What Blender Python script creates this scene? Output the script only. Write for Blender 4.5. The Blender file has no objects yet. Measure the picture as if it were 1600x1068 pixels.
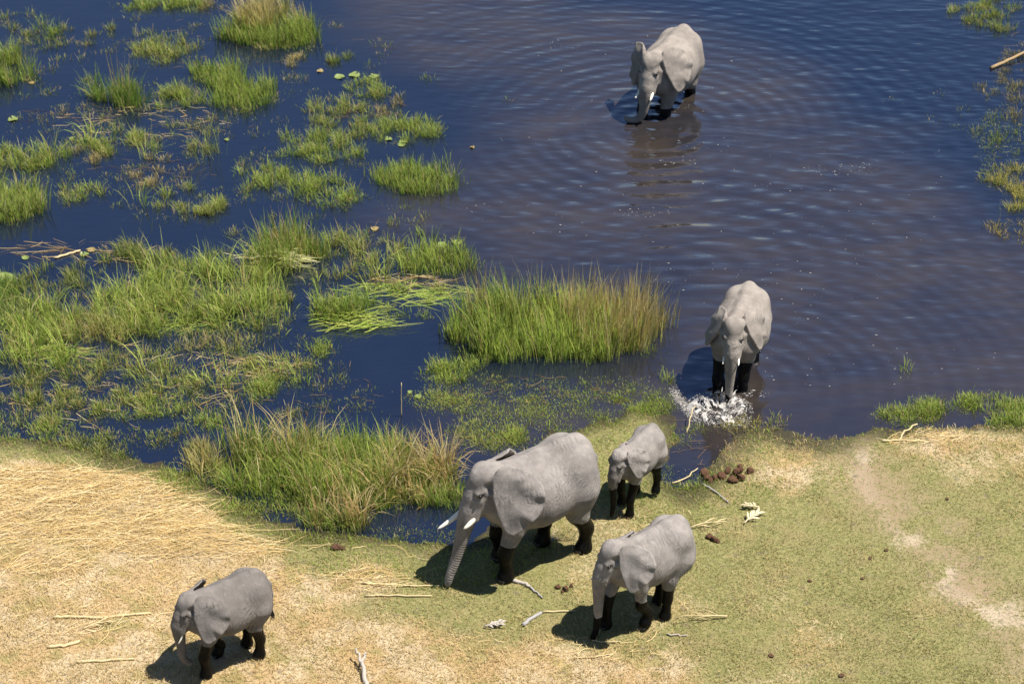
import bpy, math
import numpy as np
from mathutils import Matrix, Vector

# ---------------------------------------------------------------- camera, sky, sun, exposure
scene = bpy.context.scene
CAM_H, CAM_PITCH, FPX, PW, PH = 25.5, math.radians(33.0), 3300.0, 1600.0, 1068.0
cam_data = bpy.data.cameras.new('camera')
cam = bpy.data.objects.new('camera', cam_data)
scene.collection.objects.link(cam)
cam.location = (0.0, 0.0, CAM_H)
cam.rotation_euler = (math.radians(90) - CAM_PITCH, 0.0, 0.0)
cam_data.sensor_fit = 'HORIZONTAL'
cam_data.sensor_width = 36.0
cam_data.lens = 36.0 * FPX / PW
cam_data.clip_start = 0.5
cam_data.clip_end = 6000.0
cam_data.dof.use_dof = True
cam_data.dof.focus_distance = 40.5
cam_data.dof.aperture_fstop = 1.1
scene.camera = cam

SUN_DIR = Vector((0.40, -0.04, 0.92)).normalized()        # from the ground towards the sun
SUN_EL = math.asin(SUN_DIR.z)
world = bpy.data.worlds.new('World')
scene.world = world
world.use_nodes = True
wn = world.node_tree
sky = wn.nodes.new('ShaderNodeTexSky')
sky.sky_type = 'NISHITA'
sky.sun_disc = False
sky.sun_elevation = SUN_EL
sky.sun_rotation = math.atan2(SUN_DIR.x, SUN_DIR.y)
sky.altitude = 950.0
sky.dust_density = 0.15
sky.ozone_density = 2.5
wn.nodes['Background'].inputs['Strength'].default_value = 0.065
wn.links.new(sky.outputs['Color'], wn.nodes['Background'].inputs['Color'])
sun_data = bpy.data.lights.new('sun', 'SUN')
sun_data.energy = 5.0
sun_data.angle = math.radians(0.53)
sun_data.color = (1.0, 0.945, 0.86)
sun = bpy.data.objects.new('sun', sun_data)
scene.collection.objects.link(sun)
sun.rotation_euler = SUN_DIR.to_track_quat('Z', 'Y').to_euler()
sun.location = (10, 10, 40)
scene.view_settings.view_transform = 'Standard'
scene.view_settings.look = 'None'
scene.view_settings.exposure = 0.90
scene.view_settings.gamma = 1.0
scene.view_settings.use_curve_mapping = False
scene.cycles.max_bounces = 6
scene.cycles.transparent_max_bounces = 12
scene.cycles.caustics_reflective = False
scene.cycles.caustics_refractive = False

# ---------------------------------------------------------------- helpers
rng = np.random.default_rng(11)
COL = scene.collection
CP, SP = math.cos(CAM_PITCH), math.sin(CAM_PITCH)

def ground(px, py, z=0.0):
    """World x, y of the point of height z that stands at a spot surveyed on the photograph."""
    a = (np.asarray(px, float) - PW / 2) / FPX
    b = (np.asarray(py, float) - PH / 2) / FPX
    t = (CAM_H - z) / (SP + b * CP)
    return a * t, (CP - b * SP) * t

def ground_poly(pts):
    p = np.array(pts, float)
    x, y = ground(p[:, 0], p[:, 1])
    return np.stack([x, y], 1)

_tab = np.random.default_rng(5).random((256, 256)).astype(np.float32)

def vnoise(x, y, seed=0):
    x = np.asarray(x, float) + seed * 17.31
    y = np.asarray(y, float) + seed * 9.77
    xi, yi = np.floor(x).astype(int), np.floor(y).astype(int)
    u, v = x - xi, y - yi
    u, v = u * u * (3 - 2 * u), v * v * (3 - 2 * v)
    a, b = _tab[xi & 255, yi & 255], _tab[(xi + 1) & 255, yi & 255]
    c, d = _tab[xi & 255, (yi + 1) & 255], _tab[(xi + 1) & 255, (yi + 1) & 255]
    return (a * (1 - u) + b * u) * (1 - v) + (c * (1 - u) + d * u) * v

def fbm(x, y, seed=0, n=4):
    s, a, f, t = 0.0, 1.0, 1.0, 0.0
    for i in range(n):
        s = s + a * vnoise(np.asarray(x) * f, np.asarray(y) * f, seed + i)
        t += a
        a *= 0.5
        f *= 2.03
    return s / t

def sstep(a, b, x):
    t = np.clip((x - a) / (b - a), 0, 1)
    return t * t * (3 - 2 * t)

def poly_sd(x, y, poly):
    """Signed distance to a closed polygon, positive inside."""
    x, y = np.asarray(x, float), np.asarray(y, float)
    d = np.full(x.shape, 1e9)
    ins = np.zeros(x.shape, bool)
    n = len(poly)
    for i in range(n):
        x0, y0 = poly[i]
        x1, y1 = poly[(i + 1) % n]
        ex, ey = x1 - x0, y1 - y0
        t = np.clip(((x - x0) * ex + (y - y0) * ey) / (ex * ex + ey * ey + 1e-12), 0, 1)
        d = np.minimum(d, (x - x0 - t * ex) ** 2 + (y - y0 - t * ey) ** 2)
        if y0 != y1:
            c = ((y0 > y) != (y1 > y)) & (x < ex * (y - y0) / ey + x0)
            ins ^= c
    return np.where(ins, 1, -1) * np.sqrt(d)

def make_mesh(name, v, f, smooth=True):
    v = np.asarray(v, np.float32)
    f = np.asarray(f, np.int32)
    me = bpy.data.meshes.new(name)
    me.vertices.add(len(v))
    me.vertices.foreach_set('co', v.ravel())
    k = f.shape[1]
    me.loops.add(f.size)
    me.loops.foreach_set('vertex_index', f.ravel())
    me.polygons.add(len(f))
    me.polygons.foreach_set('loop_start', np.arange(0, f.size, k, dtype=np.int32))
    me.update(calc_edges=True)
    me.polygons.foreach_set('use_smooth', np.full(len(f), smooth))
    return me

def add_attr(me, name, vals):
    vals = np.asarray(vals, np.float32)
    if vals.ndim == 1:
        a = me.attributes.new(name, 'FLOAT', 'POINT')
        a.data.foreach_set('value', vals)
    else:
        a = me.attributes.new(name, 'FLOAT_COLOR', 'POINT')
        c = np.ones((len(vals), 4), np.float32)
        c[:, :3] = vals
        a.data.foreach_set('color', c.ravel())

def link(name, me, mat=None, parent=None, loc=None):
    o = bpy.data.objects.new(name, me)
    COL.objects.link(o)
    if mat is not None and not me.materials:
        me.materials.append(mat)
    if parent is not None:
        o.parent = parent
    if loc is not None:
        o.location = loc
    return o

def empty(name, loc, rz=0.0):
    o = bpy.data.objects.new(name, None)
    COL.objects.link(o)
    o.empty_display_size = 0.2
    o.location = loc
    o.rotation_euler = (0, 0, rz)
    return o

def tag(o, label=None, cat=None, group=None, kind=None):
    for k, v in (('label', label), ('category', cat), ('group', group), ('kind', kind)):
        if v:
            o[k] = v
    return o

class NT:
    """Short-hand for building a node material."""
    def __init__(self, name):
        self.mat = bpy.data.materials.new(name)
        self.mat.use_nodes = True
        self.t = self.mat.node_tree
        self.t.nodes.clear()
        self.out = self.t.nodes.new('ShaderNodeOutputMaterial')
    def n(self, kind, inp=None, **props):
        nd = self.t.nodes.new('ShaderNode' + kind)
        for k, v in props.items():
            setattr(nd, k, v)
        for k, v in (inp or {}).items():
            s = nd.inputs[k]
            if isinstance(v, bpy.types.NodeSocket):
                self.t.links.new(v, s)
            else:
                s.default_value = v
        return nd
    def attr(self, name, fac=True):
        nd = self.n('Attribute', attribute_name=name)
        return nd.outputs['Fac' if fac else 'Color']
    def math(self, op, a, b=0.0, c=None, clamp=False):
        d = {0: a, 1: b}
        if c is not None:
            d[2] = c
        return self.n('Math', d, operation=op, use_clamp=clamp).outputs[0]
    def ramp(self, x, a, b):
        return self.n('MapRange', {'Value': x, 'From Min': a, 'From Max': b}, interpolation_type='SMOOTHSTEP').outputs['Result']
    def mix(self, fac, a, b):
        nd = self.t.nodes.new('ShaderNodeMix')
        nd.data_type = 'RGBA'
        for s, v in ((nd.inputs[0], fac), (nd.inputs[6], a), (nd.inputs[7], b)):
            if isinstance(v, bpy.types.NodeSocket):
                self.t.links.new(v, s)
            else:
                s.default_value = v if not isinstance(v, tuple) else (*v, 1.0)
        return nd.outputs[2]
    def noise(self, vec, scale, detail=4.0, rough=0.55, dist=0.0):
        return self.n('TexNoise', {'Vector': vec, 'Scale': scale, 'Detail': detail, 'Roughness': rough, 'Distortion': dist}).outputs['Fac']
    def mapping(self, vec, loc=(0, 0, 0), rot=(0, 0, 0), scale=(1, 1, 1)):
        return self.n('Mapping', {'Vector': vec, 'Location': loc, 'Rotation': rot, 'Scale': scale}).outputs[0]
    def surf(self, sh):
        self.t.links.new(sh, self.out.inputs['Surface'])
        return self.mat

# ---------------------------------------------------------------- terrain
LAND = ground_poly([(-1800, 640), (-500, 660), (0, 672), (120, 690), (250, 716), (330, 742), (380, 785), (440, 815), (500, 832),
    (590, 846), (690, 852), (760, 826), (780, 790), (760, 745), (790, 705), (850, 668), (930, 640), (1000, 622), (1050, 640),
    (1060, 672), (1048, 706), (1044, 745), (1062, 757), (1098, 742), (1122, 715), (1128, 690), (1150, 672), (1200, 668), (1240, 684),
    (1290, 692), (1345, 680), (1400, 664), (1480, 660), (1600, 660), (2200, 640), (3600, 620), (3600, 1800), (800, 4000), (-1800, 1800)])
# shallow turf that lies level with the water: (polygon, height above water, roughness)
TURF = [ground_poly(p) for p in (
    [(-200, 590), (0, 575), (130, 590), (260, 600), (340, 640), (330, 700), (330, 742), (250, 716), (120, 690), (0, 672), (-200, 665)],
    [(290, 560), (360, 530), (470, 555), (490, 600), (400, 622), (300, 612)],
    [(650, 560), (760, 545), (860, 575), (1000, 600), (1060, 640), (1000, 650), (900, 690), (780, 720), (700, 690), (640, 620)],
    [(1360, 660), (1400, 630), (1500, 615), (1640, 612), (1640, 665), (1500, 668)],
    [(330, 690), (720, 690), (760, 800), (700, 850), (560, 840), (440, 815), (360, 770)],
    [(10, 480), (120, 450), (330, 420), (470, 410), (540, 470), (300, 520), (120, 560), (0, 560)],
)]
PATH = ground_poly([(1290, 690), (1345, 685), (1400, 770), (1470, 850), (1540, 930), (1640, 1010), (1700, 1068), (1560, 1068), (1480, 960), (1400, 870), (1340, 780)])
DRY = [ground_poly(p) for p in (
    [(-400, 705), (60, 716), (230, 752), (310, 805), (400, 858), (540, 872), (650, 885), (640, 920), (560, 950), (640, 985), (760, 1010), (900, 1025),
     (1060, 1040), (1120, 1120), (-400, 1300)],
    [(1150, 680), (1290, 700), (1330, 760), (1230, 740), (1140, 705)],
    [(1400, 680), (1700, 665), (1700, 800), (1560, 760), (1430, 730)],
)]

PUDDLES = [(*map(float, ground(868, 838)), 0.55, 0.16, 0.17), (*map(float, ground(1062, 735)), 0.35, 0.5, 0.10)]

def terrain(x, y):
    x, y = np.asarray(x, float), np.asarray(y, float)
    wx = x + 0.5 * (fbm(x * 0.8, y * 0.8, 3) - 0.5) + 0.35 * (fbm(x * 3.1, y * 3.1, 5) - 0.5)
    wy = y + 0.5 * (fbm(x * 0.8, y * 0.8, 7) - 0.5) + 0.35 * (fbm(x * 3.1, y * 3.1, 9) - 0.5)
    sd = poly_sd(wx, wy, LAND)
    z = np.where(sd > 0, 0.015 + 0.16 * sstep(0, 1.6, sd) + 0.12 * sstep(1, 7, sd),
                 -0.03 - 0.16 * sstep(0, 1.2, -sd) - 0.45 * sstep(1.0, 9, -sd))
    z = z + np.where(sd > 0, 1, 0.4) * 0.07 * (fbm(x * 0.9, y * 0.9, 21) - 0.5) * sstep(-1, 0.8, sd)
    for (qx, qy, rx, ry, dz) in PUDDLES:
        z = z - dz * np.exp(-((wx - qx) / rx) ** 2 - ((wy - qy) / ry) ** 2)
    for i, p in enumerate(TURF):
        m = sstep(-0.5, 0.35, poly_sd(wx, wy, p)) * (1 - sstep(0.0, 0.6, sd))
        z = z * (1 - m) + m * (-0.035 + 0.12 * (fbm(x * 2.1, y * 2.1, 31 + i) - 0.45))
    return z

def seq_axis(lo, hi, step, far):
    a = np.arange(lo, hi + 1e-6, step)
    g = step * 1.35 ** np.arange(1, 60)
    c = np.cumsum(g)
    c = c[c < far]
    return np.concatenate([lo - c[::-1], a, hi + c])

def grid_mesh(name, xs, ys, zf):
    X, Y = np.meshgrid(xs, ys, indexing='ij')
    Z = zf(X.ravel(), Y.ravel())
    v = np.stack([X.ravel(), Y.ravel(), Z], 1)
    nx, ny = len(xs), len(ys)
    i = np.arange(nx * ny).reshape(nx, ny)
    f = np.stack([i[:-1, :-1].ravel(), i[1:, :-1].ravel(), i[1:, 1:].ravel(), i[:-1, 1:].ravel()], 1)
    return make_mesh(name, v, f), v

gm, gv = grid_mesh('ground', seq_axis(-16, 16, 0.115, 1500), seq_axis(25.5, 60.5, 0.115, 1500), terrain)
gx, gy, gz = gv.T
gsd = poly_sd(gx, gy, LAND)

def dry_mask(x, y):
    wx = x + 1.6 * (fbm(x * 0.7, y * 0.7, 41) - 0.5)
    wy = y + 1.6 * (fbm(x * 0.7, y * 0.7, 47) - 0.5)
    d = np.zeros(np.shape(x))
    for p in DRY:
        d = np.maximum(d, sstep(-0.9, 0.9, poly_sd(wx, wy, p)) * (1.0 if p is DRY[0] else 0.62))
    d = d * sstep(0.15, 0.5, 0.25 + fbm(x * 1.3, y * 1.3, 51) * 0.75)
    d = d * np.where(np.asarray(x) < -1.5, sstep(0.45, 1.5, poly_sd(wx, wy, LAND)), 1.0)
    return np.clip(d + 0.45 * sstep(0.42, 0.75, fbm(x * 0.8, y * 0.8, 57)) * (np.asarray(x) > -1.5), 0, 1)

def sand_mask(x, y):
    wx = x + 0.9 * (fbm(x * 1.1, y * 1.1, 61) - 0.5)
    wy = y + 0.9 * (fbm(x * 1.1, y * 1.1, 67) - 0.5)
    d = sstep(-0.5, 0.5, poly_sd(wx, wy, PATH))
    return d * sstep(0.30, 0.68, fbm(x * 1.7, y * 1.7, 71))

def trail_mask(x, y):
    wx = x + 0.5 * (fbm(x * 1.3, y * 1.3, 81) - 0.5)
    tr = ground_poly([(1300, 690), (1350, 690), (1390, 760), (1460, 830), (1520, 910), (1600, 1000), (1640, 1068), (1580, 1068), (1500, 960), (1430, 870), (1380, 820), (1340, 760)])
    return sstep(-1.0, 0.4, poly_sd(wx, y, tr)) * sstep(0.2, 0.6, fbm(x * 2.1, y * 2.1, 87))

add_attr(gm, 'dry', dry_mask(gx, gy))
add_attr(gm, 'sand', sand_mask(gx, gy))
add_attr(gm, 'trail', trail_mask(gx, gy))
add_attr(gm, 'wetmud', 1 - sstep(-0.01, 0.105, gz))

def mat_ground():
    m = NT('ground_turf')
    geo = m.n('NewGeometry').outputs['Position']
    n1 = m.noise(geo, 2.2, 5)
    n2 = m.noise(geo, 14.0, 5, 0.65)
    n3 = m.noise(m.mapping(geo, scale=(0.35, 1.4, 1)), 30.0, 5, 0.7)
    n4 = m.noise(geo, 60.0, 3, 0.6)
    green = m.mix(m.ramp(n2, 0.35, 0.68), (0.150, 0.150, 0.052), (0.255, 0.230, 0.098))
    green = m.mix(m.math('MULTIPLY', m.ramp(n1, 0.45, 0.7), 0.55), green, (0.26, 0.205, 0.10))
    dry = m.mix(m.ramp(n3, 0.3, 0.7), (0.31, 0.235, 0.135), (0.54, 0.435, 0.285))
    dry = m.mix(m.math('MULTIPLY', m.ramp(m.noise(geo, 1.1, 5), 0.42, 0.60), 0.75), dry, (0.36, 0.235, 0.105))
    dry = m.mix(m.math('MULTIPLY', m.ramp(n1, 0.5, 0.66), 0.75), dry, (0.22, 0.20, 0.075))
    base = m.mix(m.ramp(m.math('ADD', m.attr('dry'), m.math('MULTIPLY', m.math('SUBTRACT', n2, 0.5), 0.9)), 0.25, 0.75), green, dry)
    sand = m.mix(n4, (0.33, 0.25, 0.17), (0.50, 0.41, 0.31))
    base = m.mix(m.ramp(m.math('ADD', m.attr('sand'), m.math('MULTIPLY', m.math('SUBTRACT', n2, 0.5), 2.4)), 0.30, 1.25), base, sand)
    base = m.mix(m.math('MULTIPLY', m.attr('trail'), m.ramp(n2, 0.3, 0.62)), base, (0.27, 0.195, 0.125))
    spots = m.math('MULTIPLY', m.ramp(m.noise(geo, 5.5, 6, 0.7), 0.57, 0.68), 0.70)
    base = m.mix(spots, base, m.mix(n4, (0.10, 0.075, 0.05), (0.21, 0.17, 0.14)))
    base = m.mix(m.attr('wetmud'), base, m.mix(n2, (0.018, 0.014, 0.010), (0.05, 0.042, 0.026)))
    hgt = m.math('ADD', m.math('MULTIPLY', n2, 0.6), m.math('MULTIPLY', n4, 0.4))
    bump = m.n('Bump', {'Height': hgt, 'Strength': 0.8, 'Distance': 0.06}).outputs[0]
    rough = m.math('SUBTRACT', 0.95, m.math('MULTIPLY', m.attr('wetmud'), 0.5))
    b = m.n('BsdfPrincipled', {'Base Color': base, 'Roughness': rough, 'Specular IOR Level': 0.15, 'Normal': bump})
    return m.surf(b.outputs[0])

tag(link('ground', gm, mat_ground()), 'grassy floodplain bank, straw coloured on the left and green turf on the right', kind='structure')

# ---------------------------------------------------------------- water
MUD = ground_poly([(480, -400), (560, 60), (640, 110), (760, 130), (780, 220), (700, 260), (640, 330), (560, 350), (700, 370), (740, 440),
    (1040, 440), (1040, 560), (900, 600), (700, 640), (650, 700), (1200, 740), (1700, 640), (1700, 420), (1560, 370), (1500, 330), (1470, 260), (1380, 240), (1420, 200),
    (1330, 190), (1290, 130), (1180, 90), (1060, 30), (900, 10), (820, -400)])
CHOP = ground_poly([(560, -600), (600, 60), (690, 140), (760, 250), (680, 330), (560, 345), (740, 420), (1050, 450), (1060, 640),
    (1700, 660), (1800, -600)])
wm, wv = grid_mesh('water', seq_axis(-18, 18, 0.2, 1800), seq_axis(24, 64, 0.2, 1800), lambda x, y: np.zeros(len(x)))
wx_, wy_ = wv[:, 0], wv[:, 1]
_ax = wx_ + 1.6 * (fbm(wx_ * 0.5, wy_ * 0.5, 91) - 0.5)
_ay = wy_ + 1.6 * (fbm(wx_ * 0.5, wy_ * 0.5, 95) - 0.5)
add_attr(wm, 'mud', sstep(-1.6, 1.8, poly_sd(_ax, _ay, MUD)) * (0.70 + 0.30 * sstep(0.3, 0.65, fbm(wx_ * 0.35, wy_ * 0.6, 99))))
add_attr(wm, 'chop', 0.17 + 0.83 * sstep(-1.2, 1.2, poly_sd(_ax, _ay, CHOP)))

def mat_water():
    m = NT('marsh_water')
    geo = m.n('NewGeometry').outputs['Position']
    chop = m.attr('chop')
    mud = m.attr('mud')
    h = m.math('MULTIPLY', m.noise(m.mapping(geo, rot=(0, 0, 0.12), scale=(0.45, 1.7, 1)), 0.8, 1.5, 0.40, 0.8), 0.45)
    h2 = m.math('MULTIPLY', m.noise(m.mapping(geo, rot=(0, 0, -0.25), scale=(0.8, 2.8, 1)), 2.2, 2.0, 0.5, 0.6), 0.16)
    h = m.math('ADD', h, h2)
    for (rz, wl, amp, dist) in ((1.40, 0.36, 0.030, 6.5), (1.85, 0.27, 0.024, 7.0), (1.05, 0.55, 0.040, 6.0)):
        w = m.n('TexWave', {'Vector': m.mapping(geo, rot=(0, 0, rz)), 'Scale': 0.314 / wl, 'Distortion': dist, 'Detail': 1.5, 'Detail Scale': 0.35,
                            'Detail Roughness': 0.5}, bands_direction='X').outputs['Fac']
        h = m.math('ADD', h, m.math('MULTIPLY', w, amp))
    for (px, py, wl, amp) in ((1020, 200, 0.50, 0.20), (1145, 600, 0.46, 0.18), (1090, 420, 0.74, 0.27), (1330, 240, 0.6, 0.12)):
        cx, cy = ground(px, py)
        w = m.n('TexWave', {'Vector': m.mapping(geo, loc=(-float(cx), -float(cy), 0)), 'Scale': 0.314 / wl, 'Distortion': 3.4,
                            'Detail': 2.0, 'Detail Scale': 0.5}, wave_type='RINGS', rings_direction='Z').outputs['Fac']
        d = m.n('VectorMath', {0: geo, 1: (float(cx), float(cy), 0)}, operation='DISTANCE').outputs['Value']
        fall = m.math('MULTIPLY', m.n('MapRange', {'Value': d, 'From Min': 12.0, 'From Max': 1.0, 'To Min': 0.0, 'To Max': 1.0}).outputs['Result'], amp)
        h = m.math('ADD', h, m.math('MULTIPLY', w, fall))
    h = m.math('MULTIPLY', h, chop)
    bump = m.n('Bump', {'Height': h, 'Strength': 1.0, 'Distance': 0.088}).outputs[0]
    n = m.noise(m.mapping(geo, scale=(0.6, 1.5, 1)), 0.9, 5, 0.6, 0.6)
    mudf = m.math('MULTIPLY', mud, m.math('ADD', 0.38, m.math('MULTIPLY', m.ramp(n, 0.25, 0.7), 0.34)))
    clear = m.mix(m.noise(geo, 0.8, 4), (0.004, 0.007, 0.016), (0.007, 0.011, 0.022))
    silt = m.mix(m.noise(m.mapping(geo, scale=(0.7, 1.6, 1)), 2.5, 5, 0.65), (0.036, 0.026, 0.016), (0.056, 0.042, 0.027))
    base = m.mix(mudf, clear, silt)
    b = m.n('BsdfPrincipled', {'Base Color': base, 'Roughness': 0.06, 'IOR': 1.66, 'Specular IOR Level': 1.0,
                               'Specular Tint': (0.60, 0.69, 1.0, 1.0), 'Normal': bump})
    return m.surf(b.outputs[0])

tag(link('water', wm, mat_water()), 'dark blue marsh water with a rippled muddy brown stretch', kind='structure')

# ---------------------------------------------------------------- elephants
class Field:
    """A signed distance field on a grid; shapes are blended in, then meshed as one skin."""
    def __init__(self, lo, hi, h):
        self.h = h
        self.lo = np.array(lo, float)
        self.n = np.ceil((np.array(hi, float) - self.lo) / h).astype(int) + 1
        self.F = np.full(self.n, 0.6, np.float32)
        self.ax = [(self.lo[i] + h * np.arange(self.n[i])).astype(np.float32) for i in range(3)]
    def region(self, lo, hi):
        a = np.clip(np.floor((np.array(lo) - self.lo) / self.h).astype(int), 0, self.n)
        b = np.clip(np.ceil((np.array(hi) - self.lo) / self.h).astype(int) + 1, 0, self.n)
        s = tuple(slice(a[i], b[i]) for i in range(3))
        return s, self.ax[0][s[0]][:, None, None], self.ax[1][s[1]][None, :, None], self.ax[2][s[2]][None, None, :]
    def blend(self, s, d, k):
        F = self.F[s]
        if F.size == 0:
            return
        h = np.clip(0.5 + 0.5 * (F - d) / k, 0, 1)
        self.F[s] = F * (1 - h) + d * h - k * h * (1 - h)
    def cone(self, a, b, ra, rb, k=0.08, flat=None):
        a, b = np.array(a, float), np.array(b, float)
        r = max(ra, rb) + k + 0.06
        s, x, y, z = self.region(np.minimum(a, b) - r, np.maximum(a, b) + r)
        e = b - a
        L2 = max(float(e @ e), 1e-9)
        t = np.clip(((x - a[0]) * e[0] + (y - a[1]) * e[1] + (z - a[2]) * e[2]) / L2, 0, 1)
        d = np.sqrt((x - a[0] - t * e[0]) ** 2 + (y - a[1] - t * e[1]) ** 2 + (z - a[2] - t * e[2]) ** 2) - (ra + (rb - ra) * t)
        if flat is not None:
            d = np.maximum(d, flat - z)
        self.blend(s, d.astype(np.float32), k)
    def chain(self, pts, rad, k=0.08, flat=None):
        for i in range(len(pts) - 1):
            self.cone(pts[i], pts[i + 1], rad[i], rad[i + 1], k, flat)
    def ellipsoid(self, c, r, R=None, k=0.1, carve=False):
        c, r = np.array(c, float), np.array(r, float)
        m = r.max() + k + 0.08
        s, x, y, z = self.region(c - m, c + m)
        X, Y, Z = x - c[0], y - c[1], z - c[2]
        if R is not None:
            R = np.array(R)
            X, Y, Z = (R[0, 0] * X + R[1, 0] * Y + R[2, 0] * Z, R[0, 1] * X + R[1, 1] * Y + R[2, 1] * Z,
                       R[0, 2] * X + R[1, 2] * Y + R[2, 2] * Z)
        q = np.sqrt((X / r[0]) ** 2 + (Y / r[1]) ** 2 + (Z / r[2]) ** 2)
        g = np.sqrt((X / r[0] ** 2) ** 2 + (Y / r[1] ** 2) ** 2 + (Z / r[2] ** 2) ** 2)
        d = (q * (q - 1) / np.maximum(g, 1e-4)).astype(np.float32)
        if carve:
            F = self.F[s]
            e = -d
            h = np.clip(0.5 - 0.5 * (F - e) / k, 0, 1)
            self.F[s] = F * (1 - h) + e * h + k * h * (1 - h)
        else:
            self.blend(s, d, k)
    def mesh(self):
        F, n = self.F, self.n
        I = F < 0
        c = sum(I[i:n[0] - 1 + i, j:n[1] - 1 + j, l:n[2] - 1 + l].astype(np.int8) for i in (0, 1) for j in (0, 1) for l in (0, 1))
        act = (c > 0) & (c < 8)
        idx = np.argwhere(act)
        ids = np.full(act.shape, -1, np.int32)
        ids[act] = np.arange(len(idx))
        P = np.zeros((len(idx), 3))
        cnt = np.zeros(len(idx))
        cor = [(i, j, l) for i in (0, 1) for j in (0, 1) for l in (0, 1)]
        val = {q: F[idx[:, 0] + q[0], idx[:, 1] + q[1], idx[:, 2] + q[2]] for q in cor}
        for q in cor:
            for ax in range(3):
                if q[ax]:
                    continue
                w = list(q)
                w[ax] = 1
                va, vb = val[q], val[tuple(w)]
                m = (va < 0) != (vb < 0)
                t = np.where(m, va / np.where(m, va - vb, 1), 0)
                p = np.tile(np.array(q, float), (len(idx), 1))
                p[:, ax] = t
                P[m] += p[m]
                cnt[m] += 1
        V = self.lo + self.h * (idx + P / np.maximum(cnt, 1)[:, None])
        faces = []
        for ax in range(3):
            sl0 = [slice(None)] * 3
            sl1 = [slice(None)] * 3
            sl0[ax] = slice(0, -1)
            sl1[ax] = slice(1, None)
            ch = I[tuple(sl0)] != I[tuple(sl1)]
            e = np.argwhere(ch)
            u, v = (ax + 1) % 3, (ax + 2) % 3
            e = e[(e[:, u] > 0) & (e[:, v] > 0) & (e[:, u] < n[u] - 1) & (e[:, v] < n[v] - 1)]
            first = I[e[:, 0], e[:, 1], e[:, 2]]
            q = []
            for du, dv in ((-1, -1), (0, -1), (0, 0), (-1, 0)):
                g = e.copy()
                g[:, u] += du
                g[:, v] += dv
                q.append(ids[g[:, 0], g[:, 1], g[:, 2]])
            q = np.stack(q, 1)
            q[~first] = q[~first][:, ::-1]
            faces.append(q)
        return V, np.concatenate(faces)

def table(xs, vs, q):
    g = np.linspace(xs[0], xs[-1], 240)
    y = np.interp(g, xs, vs)
    ker = np.hanning(23)
    ker /= ker.sum()
    yp = np.concatenate([2 * y[0] - y[1:12][::-1], y, 2 * y[-1] - y[-12:-1][::-1]])
    return np.interp(q, g, np.convolve(yp, ker, 'valid'))

def rot(pitch=0.0, yaw=0.0, roll=0.0):
    """Head turn: pitch > 0 lowers the face, yaw > 0 turns it to the animal's left."""
    return np.array((Matrix.Rotation(math.radians(yaw), 3, 'Z') @ Matrix.Rotation(math.radians(pitch), 3, 'Y') @ Matrix.Rotation(math.radians(roll), 3, 'X')))

EAR = np.array([(-0.06, 0.0), (0.04, 0.15), (0.20, 0.20), (0.42, 0.17), (0.64, 0.07), (0.80, -0.10), (0.86, -0.30), (0.83, -0.50), (0.73, -0.68),
                (0.58, -0.83), (0.42, -0.96), (0.28, -1.04), (0.17, -1.02), (0.08, -0.88), (0.01, -0.66), (-0.06, -0.40)])

def add_ear(fd, root, R, side, flare, size, droop, ruffle, phase, curl, sweep=0.0):
    fl = math.radians(flare)
    U = R @ np.array([-math.cos(fl), side * math.sin(fl), -0.05])
    U /= np.linalg.norm(U)
    V = R @ np.array([-math.sin(math.radians(sweep)), side * math.sin(math.radians(droop)) * -1, math.cos(math.radians(droop))])
    V = V - U * (U @ V)
    V /= np.linalg.norm(V)
    N = np.cross(U, V) * side           # points out and forward
    pts = [root + size * (u * U + v * V) for u, v in ((-0.1, 0.3), (1.0, 0.3), (-0.1, -1.2), (1.0, -1.2))]
    lo = np.min(pts, 0) - 0.30 * size
    hi = np.max(pts, 0) + 0.30 * size
    s, x, y, z = fd.region(lo, hi)
    X, Y, Z = x - root[0], y - root[1], z - root[2]
    u = (X * U[0] + Y * U[1] + Z * U[2]) / size
    v = (X * V[0] + Y * V[1] + Z * V[2]) / size
    w = (X * N[0] + Y * N[1] + Z * N[2]) / size
    d2 = -poly_sd(u, v, EAR)
    rim = sstep(-0.32, -0.01, d2)
    h = -curl * np.clip(u, 0, 1.2) ** 2 * (1 + 0.4 * np.clip(-v, 0, 1)) + 0.05 * np.sin(np.clip(u, 0, 1) * 3.0)
    h = h - 0.07 * sstep(-0.06, 0.20, v) * sstep(0.0, 0.3, u)                    # rolled upper edge
    ang = np.arctan2(v + 0.35, u - 0.1)
    h = h + ruffle * rim * sstep(0.18, 0.5, u) * (np.sin(ang * 9 + phase) * 0.6 + np.sin(ang * 17 + 2 * phase) * 0.4)
    h = h - 0.04 * sstep(0.6, 1.0, -v) + 0.02 * np.sin(v * 11 + u * 5 + phase) * sstep(0.1, 0.5, u)
    th = 0.032 - 0.010 * rim + 0.03 * (1 - sstep(0.0, 0.22, u))
    dw = (np.abs(w - h) * 0.92 - th)
    kk = 0.03
    d = np.maximum(dw, d2)
    hh = np.clip(1 - np.abs(dw - d2) / kk, 0, 1)
    d = (d + hh * hh * kk * 0.25) * size
    fd.blend(s, d.astype(np.float32), 0.035)

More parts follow.
